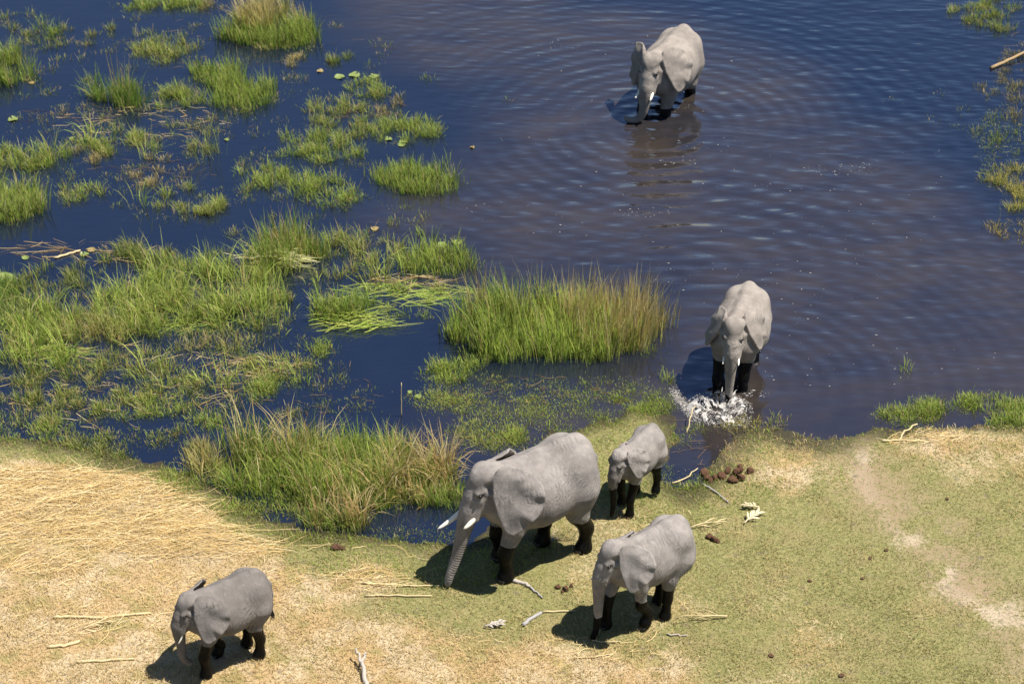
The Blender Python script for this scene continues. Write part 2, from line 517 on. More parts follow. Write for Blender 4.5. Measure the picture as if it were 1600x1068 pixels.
def elephant_skin(p):
    """Build one elephant in adult metres (shoulder 2.5 m); returns body mesh data and where its parts go."""
    fd = Field((-1.75, -1.5, -0.05), (3.0, 1.5, 2.95), p.get('voxel', 0.024))
    fat = p.get('fat', 1.0)
    # trunk of the body: lofted sections
    xs = [-1.30, -1.24, -1.14, -1.0, -0.80, -0.55, -0.25, 0.10, 0.45, 0.75, 0.98, 1.15, 1.28]
    top = [1.90, 2.22, 2.40, 2.46, 2.51, 2.51, 2.47, 2.43, 2.42, 2.43, 2.36, 2.20, 1.98]
    bot = [1.50, 1.38, 1.27, 1.18, 1.10, 1.00, 0.91, 0.87, 0.92, 1.05, 1.18, 1.32, 1.56]
    wid = [0.16, 0.34, 0.46, 0.54, 0.62, 0.68, 0.74, 0.77, 0.69, 0.56, 0.46, 0.38, 0.25]
    s, x, y, z = fd.region((-1.6, -1.15, 0.5), (1.6, 1.15, 2.85))
    t_, b_, w_ = (table(xs, a, x[:, 0, 0])[:, None, None] for a in (top, bot, wid))
    mid = 0.5 * (t_ + b_)
    b_ = mid - (mid - b_) * (0.72 + 0.28 * fat)
    w_ = w_ * fat
    c = 0.47 * t_ + 0.53 * b_
    hh = np.where(z > c, t_ - c, c - b_)
    zz = np.abs(z - c) / hh
    wz = w_ * np.where(z > c, 1 - 0.10 * zz, 1.0)
    q = ((np.abs(y) / wz) ** 2.1 + zz ** 2.1) ** (1 / 2.1)
    d = (q - 1) * np.minimum(wz, hh) * 0.9
    d = np.maximum(d, np.abs(x + 0.01) - 1.305)
    fd.blend(s, d.astype(np.float32), 0.05)
    fd.chain([(-1.14, 0, 2.22), (-0.90, 0, 2.44), (-0.5, 0, 2.43), (0.0, 0, 2.39), (0.5, 0, 2.37), (0.85, 0, 2.36)],
             [0.07, 0.07, 0.06, 0.05, 0.05, 0.06], 0.24)
    for sd in (-1, 1):
        fd.ellipsoid((-0.72, sd * 0.34, 2.12), (0.34, 0.26, 0.30), k=0.2)         # hips
        fd.ellipsoid((0.68, sd * 0.40 * fat, 1.66), (0.28, 0.15, 0.50), k=0.2)    # shoulder blades
        fd.ellipsoid((-0.82, sd * 0.36, 1.52), (0.40, 0.25, 0.56), k=0.2)         # thighs
    # legs
    wets = []
    feet = []
    for nm, sx, sd in (('FL', 1, 1), ('FR', 1, -1), ('RL', -1, 1), ('RR', -1, -1)):
        fx, lift, bend = p['legs'][nm]
        yy = sd * (0.33 if sx > 0 else 0.31)
        if sx > 0:
            fx0 = 0.75 + fx
            hip = np.array([0.74, sd * 0.36, 1.55])
            foot = np.array([fx0, yy, 0.0 + lift])
            elb = np.array([0.66 + 0.30 * fx, sd * 0.36, 1.14 + 0.1 * lift])
            wri = np.array([fx0 + (0.01 if lift < 0.02 else 0.17) + (0.03 - 0.16 * fx if lift < 0.02 else 0), yy, 0.58 + lift * 0.9])
            rs = [0.33, 0.205, 0.148, 0.128]
            ank = foot + np.array([-0.01 - (0.10 if lift > 0.02 else 0), 0, 0.24])
        else:
            fx0 = -0.85 + fx
            hip = np.array([-0.80, sd * 0.34, 1.50])
            foot = np.array([fx0, yy, 0.0 + lift])
            elb = np.array([-0.70 + 0.55 * fx, sd * 0.34, 0.98 + 0.1 * lift])
            wri = np.array([fx0 - 0.05 - (0.12 if lift > 0.02 else 0), yy, 0.50 + lift * 0.9])
            rs = [0.38, 0.225, 0.138, 0.122]
            ank = foot + np.array([-0.02, 0, 0.22])
        tk = p.get('legthick', 1.0)
        rs = [r * tk for r in rs]
        fd.chain([hip, elb, wri, ank], rs, 0.10)
        tilt = math.radians(bend)
        fw = np.array([math.cos(tilt), 0, -math.sin(tilt)])
        fl = float(foot[2]) if lift < 0.02 else None
        fd.cone(ank, foot + np.array([0, 0, 0.09]), rs[3], 0.150 * tk, 0.06)
        fd.cone(foot + np.array([-0.02, 0, 0.07]), foot + 0.045 * fw + np.array([0, 0, 0.075]), 0.152 * tk, 0.152 * tk, 0.06, fl)
        feet.append((nm, foot, fw, 0.150 * tk))
    # neck and head
    R = rot(p['pitch'], p.get('yaw', 0), p.get('roll', 0))
    hs = p.get('head', 1.0)
    piv = np.array([p.get('headx', 0.86), 0.0, p.get('headz', 2.02)])
    H = lambda q: piv + R @ (np.array(q, float) * hs)
    fd.cone((0.66, 0, 1.90), H((0.10, 0, -0.04)), 0.48, 0.36 * hs, 0.14)
    fd.cone((0.60, 0, 2.12), H((0.14, 0, 0.16)), 0.28, 0.25 * hs, 0.10)
    fd.ellipsoid(H((0.26, 0, 0.10)), np.array((0.34, 0.29, 0.33)) * hs, R, 0.12)
    for sd in (-1, 1):
        fd.ellipsoid(H((0.26, sd * 0.12, 0.30)), np.array((0.20, 0.16, 0.17)) * hs, R, 0.10)      # crown lobes
    fd.ellipsoid(H((0.40, 0, 0.08)), np.array((0.20, 0.225, 0.33)) * hs, R, 0.08)
    fd.ellipsoid(H((0.53, 0, -0.16)), np.array((0.225, 0.225, 0.30)) * hs, R, 0.10)
    for sd in (-1, 1):
        fd.cone(H((0.18, sd * 0.20, -0.02)), H((0.34, sd * 0.15, -0.30)), 0.19 * hs, 0.15 * hs, 0.09)   # cheeks
        fd.cone(H((0.42, sd * 0.205, 0.12)), H((0.54, sd * 0.205, 0.055)), 0.075 * hs, 0.065 * hs, 0.045)  # brows
        fd.cone(H((0.28, sd * 0.27, 0.0)), H((0.50, sd * 0.225, -0.12)), 0.06 * hs, 0.06 * hs, 0.06)    # zygoma
        fd.ellipsoid(H((0.33, sd * 0.36, 0.17)), np.array((0.14, 0.11, 0.12)) * hs, R, 0.06, carve=True)   # temple hollow
        fd.ellipsoid(H((0.52, sd * 0.315, 0.01)), np.array((0.07, 0.055, 0.05)) * hs, R, 0.03, carve=True)  # eye socket
        fd.cone(H((0.50, sd * 0.15, -0.22)), H((0.66, sd * 0.175, -0.52)), 0.125 * hs, 0.085 * hs, 0.07)    # tusk sheaths
    fd.chain([H((0.22, 0, -0.24)), H((0.40, 0, -0.50)), H((0.53, 0, -0.68))], [0.19 * hs, 0.125 * hs, 0.055 * hs], 0.06)  # jaw and lip
    # trunk
    tl = p.get('trunk_len', 1.75)
    ang = p['trunk']
    lat = p.get('trunk_lat', [0] * len(ang))
    n = 26
    aa = np.radians(np.interp(np.linspace(0, 1, n), np.linspace(0, 1, len(ang)), ang))
    la = np.radians(np.interp(np.linspace(0, 1, n), np.linspace(0, 1, len(lat)), lat))
    yw = math.radians(p.get('yaw', 0))
    P = [H((0.56, 0, -0.14)), H((0.66, 0, -0.36))]
    cur = P[-1].copy()
    for i in range(n):
        dd = np.array([math.sin(aa[i]) * math.cos(la[i]), math.sin(la[i]), -math.cos(aa[i]) * math.cos(la[i])])
        dd = np.array([dd[0] * math.cos(yw) - dd[1] * math.sin(yw), dd[0] * math.sin(yw) + dd[1] * math.cos(yw), dd[2]])
        cur = cur + dd * tl / n
        if cur[2] < 0.07 and 'sink' not in p:
            cur[2] = 0.07
        P.append(cur.copy())
    P = np.array(P)
    g = np.linspace(0, 1, len(P))
    rad = hs * np.interp(g, [0, 0.06, 0.18, 0.35, 0.6, 0.85, 1], [0.215, 0.205, 0.178, 0.146, 0.112, 0.082, 0.066])
    fd.chain(list(P), list(rad), 0.03)
    # ears
    for sd, e in ((1, p['ear_l']), (-1, p['ear_r'])):
        add_ear(fd, H((0.15, sd * 0.29, 0.34 if sd > 0 else p.get('earz', 0.18))), R, sd, e[0], p.get('earsize', 1.0) * hs, e[1], p.get('ruffle', 0.026), e[2], e[3], p.get('earsweep', 8))
    # tail
    ts = p.get('tail', 0.0)
    tail = [(-1.22, 0, 2.10), (-1.34, 0.01 * ts, 1.90), (-1.37, 0.05 * ts, 1.58), (-1.33, 0.10 * ts, 1.25), (-1.31, 0.13 * ts, 1.02)]
    fd.chain(tail, [0.08, 0.060, 0.045, 0.034, 0.028], 0.06)
    V, Fc = fd.mesh()
    # fields used by the skin shader: rings along the trunk, wet height
    ring = np.zeros(len(V))
    dmin = np.full(len(V), 9.0)
    cum = np.concatenate([[0], np.cumsum(np.linalg.norm(np.diff(P, axis=0), axis=1))])
    for i in range(len(P) - 1):
        e = P[i + 1] - P[i]
        t = np.clip(((V - P[i]) @ e) / (e @ e), 0, 1)
        dd = np.linalg.norm(V - P[i] - t[:, None] * e, axis=1) / (rad[i] + (rad[i + 1] - rad[i]) * t)
        m = dd < dmin
        dmin[m] = dd[m]
        ring[m] = (cum[i] + t * np.linalg.norm(e))[m]
    ontrunk = (1 - sstep(1.05, 1.35, dmin)) * sstep(0.15, 0.45, ring)
    wet_z = p['wet'] + 0.14 * (fbm(V[:, 0] * 5, V[:, 1] * 5 + V[:, 2] * 1.0, 13) - 0.5) + np.where(V[:, 0] > 0.2, p.get('wet_front', 0.0), 0.0)
    on_limb = (V[:, 2] < wet_z) & ((V[:, 0] < 1.22) | (V[:, 2] < 0.95))
    wet = np.where(on_limb & (ontrunk < 0.5), 1.0, 0.0) * sstep(0.0, 0.03, wet_z - V[:, 2])
    wt = p.get('wet_trunk', 9.0)
    wet = np.maximum(wet, ontrunk * sstep(wt - 0.015, wt + 0.015, ring / cum[-1] + 0.02 * np.sin(V[:, 1] * 30)))
    x_, y_, z_ = V.T
    blob = lambda c, r: np.exp(-(((x_ - c[0]) / r[0]) ** 2 + ((np.abs(y_) - c[1]) / r[1]) ** 2 + ((z_ - c[2]) / r[2]) ** 2))
    zone = np.clip(blob((0.30, 0.7, 1.55), (0.20, 0.4, 0.45)) + blob((-0.45, 0.55, 1.15), (0.22, 0.4, 0.3)) + blob((0.72, 0.35, 0.95), (0.3, 0.4, 0.25))
                   + blob((-0.85, 0.35, 0.75), (0.3, 0.4, 0.25)) + blob((-1.2, 0.3, 1.6), (0.2, 0.3, 0.4)), 0, 1)
    loc = (V - piv) @ R / hs
    stain_eye_dark = np.exp(-((loc[:, 0] - 0.40) / 0.10) ** 2 - ((np.abs(loc[:, 1]) - 0.27) / 0.10) ** 2 - ((loc[:, 2] + 0.03 - 0.5 * (loc[:, 0] - 0.40)) / 0.045) ** 2)
    stain_eye_dark = np.maximum(stain_eye_dark, np.exp(-(((loc[:, 0] - 0.535) / 0.07) ** 2 + ((np.abs(loc[:, 1]) - 0.26) / 0.08) ** 2 + ((loc[:, 2] - 0.01) / 0.05) ** 2)))  # joins the temple gland streak with a darker patch over each eye socket
    kz = p.get('longleg', 1.0)
    def warp(q):
        q = np.array(q, float)
        q[..., 2] = np.where(q[..., 2] < 1.0, q[..., 2] * kz, q[..., 2] + kz - 1.0)
        return q
    V = warp(V)
    return dict(zone=zone, stain_eye_dark=stain_eye_dark, warp=warp, V=V, F=Fc, ring=ring, ontrunk=ontrunk, wet=wet, H=H, R=R, hs=hs, feet=feet, tail=np.array(tail[-1]), P=P)

def mat_skin(name, dark, light, dust):
    m = NT(name)
    ob = m.n('TexCoord').outputs['Object']
    wet = m.attr('wet')
    n1 = m.noise(ob, 1.6, 5, 0.6)
    n2 = m.noise(ob, 9.0, 5, 0.65)
    n3 = m.noise(m.mapping(ob, scale=(1, 1, 0.35)), 5.0, 6, 0.6, 0.3)
    col = m.mix(m.ramp(n1, 0.32, 0.68), dark, light)
    col = m.mix(m.math('MULTIPLY', m.ramp(n2, 0.45, 0.75), 0.35), col, dust)
    col = m.mix(m.math('MULTIPLY', m.ramp(n3, 0.45, 0.75), 0.6), col, dark)
    blot = m.math('MULTIPLY', m.ramp(m.noise(ob, 22.0, 4, 0.7), 0.60, 0.72), 0.25)
    col = m.mix(blot, col, (0.12, 0.105, 0.09))
    crack = m.n('TexVoronoi', {'Vector': m.mapping(ob, scale=(1, 1, 0.8)), 'Scale': 34.0, 'Randomness': 1.0}, feature='DISTANCE_TO_EDGE').outputs['Distance']
    crack = m.ramp(crack, 0.0, 0.10)
    fold = m.n('TexWave', {'Vector': m.mapping(ob, rot=(0.2, 0.5, 0.0)), 'Scale': 4.2, 'Distortion': 8.0, 'Detail': 3.0, 'Detail Scale': 1.4},
               bands_direction='X').outputs['Fac']
    fold = m.math('MULTIPLY', fold, m.ramp(m.noise(ob, 1.8, 2), 0.45, 0.65))
    ring = m.math('SINE', m.math('ADD', m.math('MULTIPLY', m.attr('ring'), 118.0), m.math('MULTIPLY', n2, 5.0)))
    ring = m.math('MULTIPLY', m.math('ADD', m.math('MULTIPLY', ring, 0.5), 0.5), m.attr('ontrunk'))
    wr = m.n('TexWave', {'Vector': m.mapping(ob, rot=(0.0, 0.35, 0.2)), 'Scale': 5.2, 'Distortion': 5.0, 'Detail': 3.0, 'Detail Scale': 1.2},
             bands_direction='X').outputs['Fac']
    wr = m.math('MULTIPLY', m.math('MULTIPLY', wr, m.attr('zone')), 1.0)
    col = m.mix(m.math('MULTIPLY', m.attr('stain_eye_dark'), 0.8), col, (0.05, 0.042, 0.038))
    h = m.math('ADD', m.math('MULTIPLY', crack, 0.10), m.math('MULTIPLY', fold, 0.60))
    h = m.math('ADD', h, m.math('MULTIPLY', ring, 0.55))
    h = m.math('ADD', h, m.math('MULTIPLY', wr, 1.3))
    h = m.math('ADD', h, m.math('MULTIPLY', n2, 0.8))
    bump = m.n('Bump', {'Height': h, 'Strength': 0.75, 'Distance': 0.022}).outputs[0]
    wetf = m.ramp(m.math('ADD', wet, m.math('MULTIPLY', m.math('SUBTRACT', n2, 0.5), 0.5)), 0.35, 0.60)
    col = m.mix(wetf, col, m.mix(n2, (0.0025, 0.0025, 0.0025), (0.007, 0.0065, 0.006)))
    rough = m.math('SUBTRACT', 0.86, m.math('MULTIPLY', wetf, m.math('SUBTRACT', 0.68, m.math('MULTIPLY', n2, 0.25))))
    b = m.n('BsdfPrincipled', {'Base Color': col, 'Roughness': rough, 'Specular IOR Level': m.math('SUBTRACT', 0.18, m.math('MULTIPLY', wetf, 0.09)), 'Normal': bump})
    return m.surf(b.outputs[0])

def mat_plain(name, col, rough=0.6, spec=0.3, var=0.25, scale=20.0, bump=0.0):
    m = NT(name)
    ob = m.n('TexCoord').outputs['Object']
    n = m.noise(ob, scale, 5, 0.6)
    c = m.mix(n, tuple(v * (1 - var) for v in col), tuple(min(1, v * (1 + var)) for v in col))
    d = {'Base Color': c, 'Roughness': rough, 'Specular IOR Level': spec}
    if bump:
        d['Normal'] = m.n('Bump', {'Height': n, 'Strength': 1.0, 'Distance': bump}).outputs[0]
    return m.surf(m.n('BsdfPrincipled', d).outputs[0])

M_IVORY = mat_plain('ivory', (0.74, 0.69, 0.58), 0.35, 0.5, 0.08)
M_EYE = mat_plain('eye_dark', (0.012, 0.008, 0.006), 0.15, 0.6)
M_HAIR = mat_plain('tail_hair', (0.012, 0.011, 0.010), 0.6)
M_NAIL = mat_plain('toenail', (0.030, 0.027, 0.025), 0.4, 0.5, 0.3)

def tube(pts, rad, seg=8, closed=True):
    pts = np.array(pts, float)
    rad = np.array(rad, float)
    n = len(pts)
    t = np.gradient(pts, axis=0)
    t /= np.linalg.norm(t, axis=1)[:, None] + 1e-9
    up = np.array([0.3, 0.2, 1.0])
    a = np.cross(t, up)
    bad = np.linalg.norm(a, axis=1) < 0.05
    a[bad] = np.cross(t[bad], [1, 0, 0])
    a /= np.linalg.norm(a, axis=1)[:, None]
    b = np.cross(t, a)
    th = np.linspace(0, 2 * math.pi, seg, endpoint=False)
    v = pts[:, None] + rad[:, None, None] * (np.cos(th)[None, :, None] * a[:, None] + np.sin(th)[None, :, None] * b[:, None])
    v = v.reshape(-1, 3)
    i = np.arange(n * seg).reshape(n, seg)
    j = np.roll(i, -1, axis=1)
    f = np.stack([i[:-1].ravel(), j[:-1].ravel(), j[1:].ravel(), i[1:].ravel()], 1)
    v = np.concatenate([v, pts[:1], pts[-1:]])
    c0, c1 = n * seg, n * seg + 1
    cap = [(c0, j[0, k], i[0, k], i[0, k]) for k in range(seg)] + [(c1, i[-1, k], j[-1, k], j[-1, k]) for k in range(seg)]
    return v, f, np.array(cap)

def tube_mesh(name, pts, rad, seg=8):
    v, f, cap = tube(pts, rad, seg)
    me = bpy.data.meshes.new(name)
    me.from_pydata(v.tolist(), [], f.tolist() + cap[:, :3].tolist())
    me.polygons.foreach_set('use_smooth', np.full(len(me.polygons), True))
    me.update()
    return me

def ball_mesh(name, r, seg=12, ring=8, lump=0.0, seed=0):
    v, f = [], []
    g = np.random.default_rng(seed)
    for i in range(ring + 1):
        for k in range(seg):
            a, b = math.pi * i / ring, 2 * math.pi * k / seg
            v.append((math.sin(a) * math.cos(b), math.sin(a) * math.sin(b), math.cos(a)))
    v = np.array(v)
    if lump:
        nn = fbm(v[:, 0] * 2.3 + 5, v[:, 1] * 2.3 + v[:, 2] * 3.1, seed, 4)
        v = v * (1 + lump * (nn - 0.5))[:, None]
        v[:seg] = v[:seg].mean(0)
        v[-seg:] = v[-seg:].mean(0)
    v = v * np.array(r)
    for i in range(ring):
        for k in range(seg):
            k2 = (k + 1) % seg
            f.append((i * seg + k, (i + 1) * seg + k, (i + 1) * seg + k2, i * seg + k2))
    me = make_mesh(name, v, f)
    return me

EYE = ball_mesh('eye', (0.030, 0.030, 0.030))
NAIL = ball_mesh('toenail', (0.016, 0.038, 0.042))

def make_elephant(p):
    sk = elephant_skin(p)
    sc = p['scale']
    fl = next(f for f in sk['feet'] if f[0] == p['anchor'])[1] * sc
    yaw = math.radians(p['heading'])
    gx_, gy_ = ground(*p['px'], z=p['z'])
    ox = float(gx_) - (math.cos(yaw) * fl[0] - math.sin(yaw) * fl[1])
    oy = float(gy_) - (math.sin(yaw) * fl[0] + math.cos(yaw) * fl[1])
    root = empty('elephant', (ox, oy, p['z']), yaw)
    tag(root, p['label'], 'elephant', 'elephants wading ashore')
    me = make_mesh('body', sk['V'] * sc, sk['F'])
    add_attr(me, 'wet', sk['wet'])
    add_attr(me, 'ring', sk['ring'])
    add_attr(me, 'zone', sk['zone'])
    add_attr(me, 'stain_eye_dark', sk['stain_eye_dark'])
    add_attr(me, 'ontrunk', sk['ontrunk'])
    link('body', me, mat_skin('elephant_skin', *p['skin']), root)
    H, R, hs = sk['H'], sk['R'], sk['hs']
    for sd, L in ((1, p['tusks'][0]), (-1, p['tusks'][1])):
        if L <= 0:
            continue
        base = np.array([0.62, sd * 0.172, -0.44])
        n = 12
        g = np.linspace(0, 1, n)
        Lt = L / hs + 0.12
        a = np.radians(p.get('tusk_angle', 42) - 30 * g)                  # angle forward-down, curving up
        st = np.stack([np.cos(a), sd * (0.22 - 0.18 * g), -np.sin(a)], 1) * Lt / n
        q = base + np.cumsum(st, 0) - st[0]
        pts = sk['warp']([H(v) for v in q]) * sc
        rad = p.get('tusk_r', 0.048) * (1 - 0.15 * g) * np.sqrt(np.clip(1.02 - g ** 3, 0, 1)) * sc * hs
        link('tusk', tube_mesh('tusk', pts, rad, 10), M_IVORY, root)
    for sd in (-1, 1):
        e = link('eye', EYE, M_EYE, root, sk['warp'](H((0.525, sd * 0.262, 0.015))) * sc)
        e.scale = (sc * hs * 1.35,) * 3
    for nm, foot, fw, r in sk['feet']:
        for k in (-2, -1, 0, 1, 2) if nm[0] == 'F' else (-1.5, -0.5, 0.5, 1.5):
            if p.get('nails', True):
                a = k * 0.44
                o = link('toenail', NAIL, M_NAIL, root, (foot + 0.045 * fw + np.array([math.cos(a) * r * 0.97, math.sin(a) * r * 0.97, 0.075])) * sc)
                o.rotation_euler = (0, -0.25, a)
                o.scale = (sc,) * 3
    g = np.random.default_rng(3)
    vs, fs = [], []
    for k in range(40):
        b = sk['warp'](sk['tail']) + g.normal(0, 0.012, 3)
        tip = b + np.array([g.normal(0, 0.05), g.normal(0, 0.05), -0.16 - 0.16 * g.random()])
        md = (b + tip) / 2 + np.array([g.normal(0, 0.02), g.normal(0, 0.02), 0])
        v, f, cap = tube(np.array([b, md, tip]) * sc, np.array([0.012, 0.009, 0.002]) * sc, 4)
        fs.append(f + len(vs) * len(v))
        vs.append(v)
    link('tail_tuft', make_mesh('tail_tuft', np.concatenate(vs), np.concatenate(fs)), M_HAIR, root)
    return root

GREY = ((0.170, 0.152, 0.139), (0.280, 0.251, 0.229), (0.37, 0.328, 0.285))
PALE = ((0.185, 0.161, 0.141), (0.290, 0.255, 0.223), (0.375, 0.325, 0.275))
DULL = ((0.132, 0.117, 0.107), (0.190, 0.169, 0.153), (0.26, 0.225, 0.19))

def zat(px, py):
    z = 0.15
    for _ in range(3):
        x, y = ground(px, py, z)
        z = float(terrain(np.array([x]), np.array([y]))[0])
    return z

def leg(FL, FR, RL, RR):
    return dict(FL=FL, FR=FR, RL=RL, RR=RR)

ELEPHANTS = [
    dict(label='largest grey elephant with long white tusks at the edge of the reeds', px=(791, 905), anchor='FL', heading=210, scale=0.945,
         z=zat(791, 905), legs=leg((0.12, 0, 0), (-0.12, 0, 0), (-0.10, 0, 0), (0.50, 0, 0)), pitch=8, yaw=-2, headz=2.15, head=1.0,
         trunk=[20, 16, 14, 16, 20, 26, 12], trunk_len=1.70, ear_l=(33, 27, 0.4, 0.02), ear_r=(18, 30, 1.9, 0.10), earsize=1.12, tusks=(0.30, 0.74), tusk_r=0.060,
         wet=0.86, wet_front=-0.02, skin=GREY, fat=1.0, tail=0.3, longleg=1.10),
    dict(label='young elephant stepping forward in front of the largest elephant, near the bottom centre', px=(947, 979), anchor='FR', heading=215,
         scale=0.695, z=zat(947, 979), legs=leg((-0.46, 0.10, 40), (0.32, 0, 0), (0.46, 0, 0), (0.20, 0, 0)), pitch=10, yaw=-10, headz=2.18, head=1.03,
         trunk=[14, 4, 0, 0, 2, 10, 30], trunk_len=1.72, ear_l=(31, 30, 1.1, 0.01), ear_r=(10, 34, 2.6, 0.10), tusks=(0.0, 0.24), tusk_r=0.03,
         longleg=1.40, wet=0.80, wet_front=0.0, wet_trunk=0.72, skin=GREY, fat=0.90, tail=0.8, legthick=0.92),
    dict(label='smallest elephant calf with wet black trunk standing behind the largest elephant', px=(984, 806), anchor='FL', heading=234,
         scale=0.53, z=zat(984, 806), legs=leg((0.20, 0, 0), (-0.25, 0, 0), (0.0, 0, 0), (0.40, 0, 0)), pitch=12, yaw=-10, headz=2.14, head=1.05,
         trunk=[10, 2, -4, -8, -4, 10, 20], trunk_len=1.50, ear_l=(22, 24, 2.2, 0.06), ear_r=(10, 34, 0.2, 0.10), tusks=(0.06, 0.06), tusk_r=0.022,
         longleg=1.36, wet=1.02, wet_front=0.12, wet_trunk=0.44, skin=GREY, fat=0.88, tail=-0.5, earsize=0.90),
    dict(label='young elephant walking alone on dry straw grass at the lower left', px=(323, 1057), anchor='FL', heading=211, scale=0.63,
         z=zat(318, 1057), legs=leg((0.15, 0, 0), (-0.50, 0.04, 15), (0.10, 0, 0), (0.20, 0, 0)), pitch=6, yaw=0, headz=2.08, headx=0.79, head=1.03,
         trunk=[8, 0, -4, -2, 4, -30, -60], trunk_len=1.40, ear_l=(30, 30, 0.8, 0.00), ear_r=(34, 22, 1.4, 0.10), tusks=(0.36, 0.30), tusk_angle=72, tusk_r=0.030,
         longleg=1.27, wet=0.90, wet_front=0.08, skin=DULL, fat=1.02, tail=0.8, earsize=1.08),
    dict(label='elephant walking head on through the splash at the shore', px=(1160, 618), anchor='FL', longleg=1.12, heading=252, scale=0.765, z=-0.16,
         legs=leg((0.0, 0, 0), (0.35, 0, 0), (0.05, 0, 0), (-0.1, 0, 0)), pitch=8, yaw=8, headz=2.18, head=1.0,
         trunk=[14, 6, 2, 0, 0, 4, 8], trunk_len=1.72, ear_l=(24, 24, 0.9, 0.06), ear_r=(20, 26, 2.3, 0.22), earz=0.30, tusks=(0.26, 0.26), tusk_r=0.038, earsize=1.0,
         wet=1.00, wet_front=0.1, wet_trunk=0.80, skin=PALE, fat=1.10, tail=0.0, nails=False),
    dict(label='pale elephant wading deep in the far channel with curled trunk', px=(1039, 205), anchor='FL', heading=240, scale=0.93, z=-0.50,
         legs=leg((0.0, 0, 0), (0.15, 0, 0), (0.0, 0, 0), (0.2, 0, 0)), pitch=8, yaw=4, headz=2.10, head=1.0,
         trunk=[16, 8, 4, 2, 6, 60, 160], trunk_lat=[0, 0, -4, -8, -30, -70, -40], trunk_len=1.42, ear_l=(30, 27, 1.6, 0.02), ear_r=(46, 16, 2.3, 0.22), earz=0.32, earsize=1.05,
         tusks=(0.30, 0.32), tusk_r=0.048, wet=0.80, skin=PALE, fat=1.06, tail=0.0, nails=False, sink=1),
]
for p in ELEPHANTS:
    make_elephant(p)

# ---------------------------------------------------------------- vegetation
def mat_blade(name, rough=0.6, trans=0.5):
    m = NT(name)
    col = m.attr('col', fac=False)
    d = m.n('BsdfPrincipled', {'Base Color': col, 'Roughness': rough, 'Specular IOR Level': 0.25})
    t = m.n('BsdfTranslucent', {'Color': col})
    mx = m.n('MixShader', {0: trans})
    m.t.links.new(d.outputs[0], mx.inputs[1])
    m.t.links.new(t.outputs[0], mx.inputs[2])
    return m.surf(mx.outputs[0])

M_BLADE = mat_blade('grass_blade')
M_STRAW = mat_blade('straw_blade', 0.7, 0.15)

C_GREEN = np.array([(0.115, 0.200, 0.030), (0.170, 0.255, 0.036), (0.220, 0.290, 0.050), (0.090, 0.150, 0.034)])
C_LIME = np.array([(0.28, 0.34, 0.060), (0.36, 0.39, 0.090), (0.22, 0.31, 0.055)])
C_OLIVE = np.array([(0.16, 0.18, 0.052), (0.21, 0.21, 0.065), (0.12, 0.14, 0.045)])
C_STRAW = np.array([(0.50, 0.36, 0.15), (0.58, 0.45, 0.22), (0.44, 0.29, 0.11), (0.62, 0.52, 0.31)])
C_GOLD = np.array([(0.42, 0.27, 0.07), (0.50, 0.36, 0.11), (0.36, 0.26, 0.07)])
C_BROWN = np.array([(0.20, 0.12, 0.06), (0.14, 0.09, 0.05), (0.26, 0.17, 0.09)])

C_GREEN, C_LIME, C_OLIVE = C_GREEN * 1.3, C_LIME * 1.4, C_OLIVE * 1.3

def pick(pal, n):
    w = rng.random((n, 1))
    a = pal[rng.integers(0, len(pal), n)]
    b = pal[rng.integers(0, len(pal), n)]
    return (a * w + b * (1 - w)) * (0.85 + 0.3 * rng.random((n, 1)))

def blades(x, y, z, hgt, wid, az, bend, cbase, ctip, segs=3, start=0.08):
    """Curved tapering leaves: az = direction of lean, bend = radians turned by the tip, start = lean at the root."""
    n = len(x)
    g = np.linspace(0, 1, segs + 1)
    ang = start + bend[:, None] * (g[None, :-1] + 0.5 / segs)
    ds = hgt[:, None] / segs
    r = np.concatenate([np.zeros((n, 1)), np.cumsum(np.sin(ang) * ds, 1)], 1)
    zz = np.concatenate([np.zeros((n, 1)), np.cumsum(np.cos(ang) * ds, 1)], 1)
    cx = x[:, None] + r * np.cos(az)[:, None]
    cy = y[:, None] + r * np.sin(az)[:, None]
    cz = z[:, None] + zz
    tw = az + math.pi / 2 + rng.normal(0, 0.6, n)
    wx, wy = np.cos(tw)[:, None], np.sin(tw)[:, None]
    w = wid[:, None] * np.interp(g, [0, 0.35, 0.8, 1], [0.75, 1.0, 0.55, 0.0])[None, :] * 0.5
    L = np.stack([cx - wx * w, cy - wy * w, cz], 2)
    Rr = np.stack([cx + wx * w, cy + wy * w, cz], 2)
    k = segs
    V = np.concatenate([np.stack([L[:, :k], Rr[:, :k]], 2).reshape(n, 2 * k, 3), L[:, k:k + 1]], 1)
    c = cbase[:, None, :] * (1 - g[None, :, None]) + ctip[:, None, :] * g[None, :, None]
    Cc = np.concatenate([np.repeat(c[:, :k], 2, axis=1), c[:, k:k + 1]], 1)
    nv = 2 * k + 1
    f = []
    for i in range(k - 1):
        f += [(2 * i, 2 * i + 1, 2 * i + 3), (2 * i, 2 * i + 3, 2 * i + 2)]
    f.append((2 * k - 2, 2 * k - 1, 2 * k))
    F = (np.arange(n)[:, None, None] * nv + np.array(f)[None]).reshape(-1, 3)
    return V.reshape(-1, 3), F, Cc.reshape(-1, 3)

class Bag:
    def __init__(self):
        self.v, self.f, self.c, self.n = [], [], [], 0
    def add(self, v, f, c):
        self.v.append(v)
        self.f.append(f + self.n)
        self.c.append(c)
        self.n += len(v)
    def build(self, name, mat, origin=None, parent=None):
        v = np.concatenate(self.v)
        if origin is not None:
            v = v - np.array(origin)
        me = make_mesh(name, v, np.concatenate(self.f), smooth=False)
        add_attr(me, 'col', np.concatenate(self.c))
        o = link(name, me, mat, parent)
        if origin is not None and parent is None:
            o.location = origin
        return o

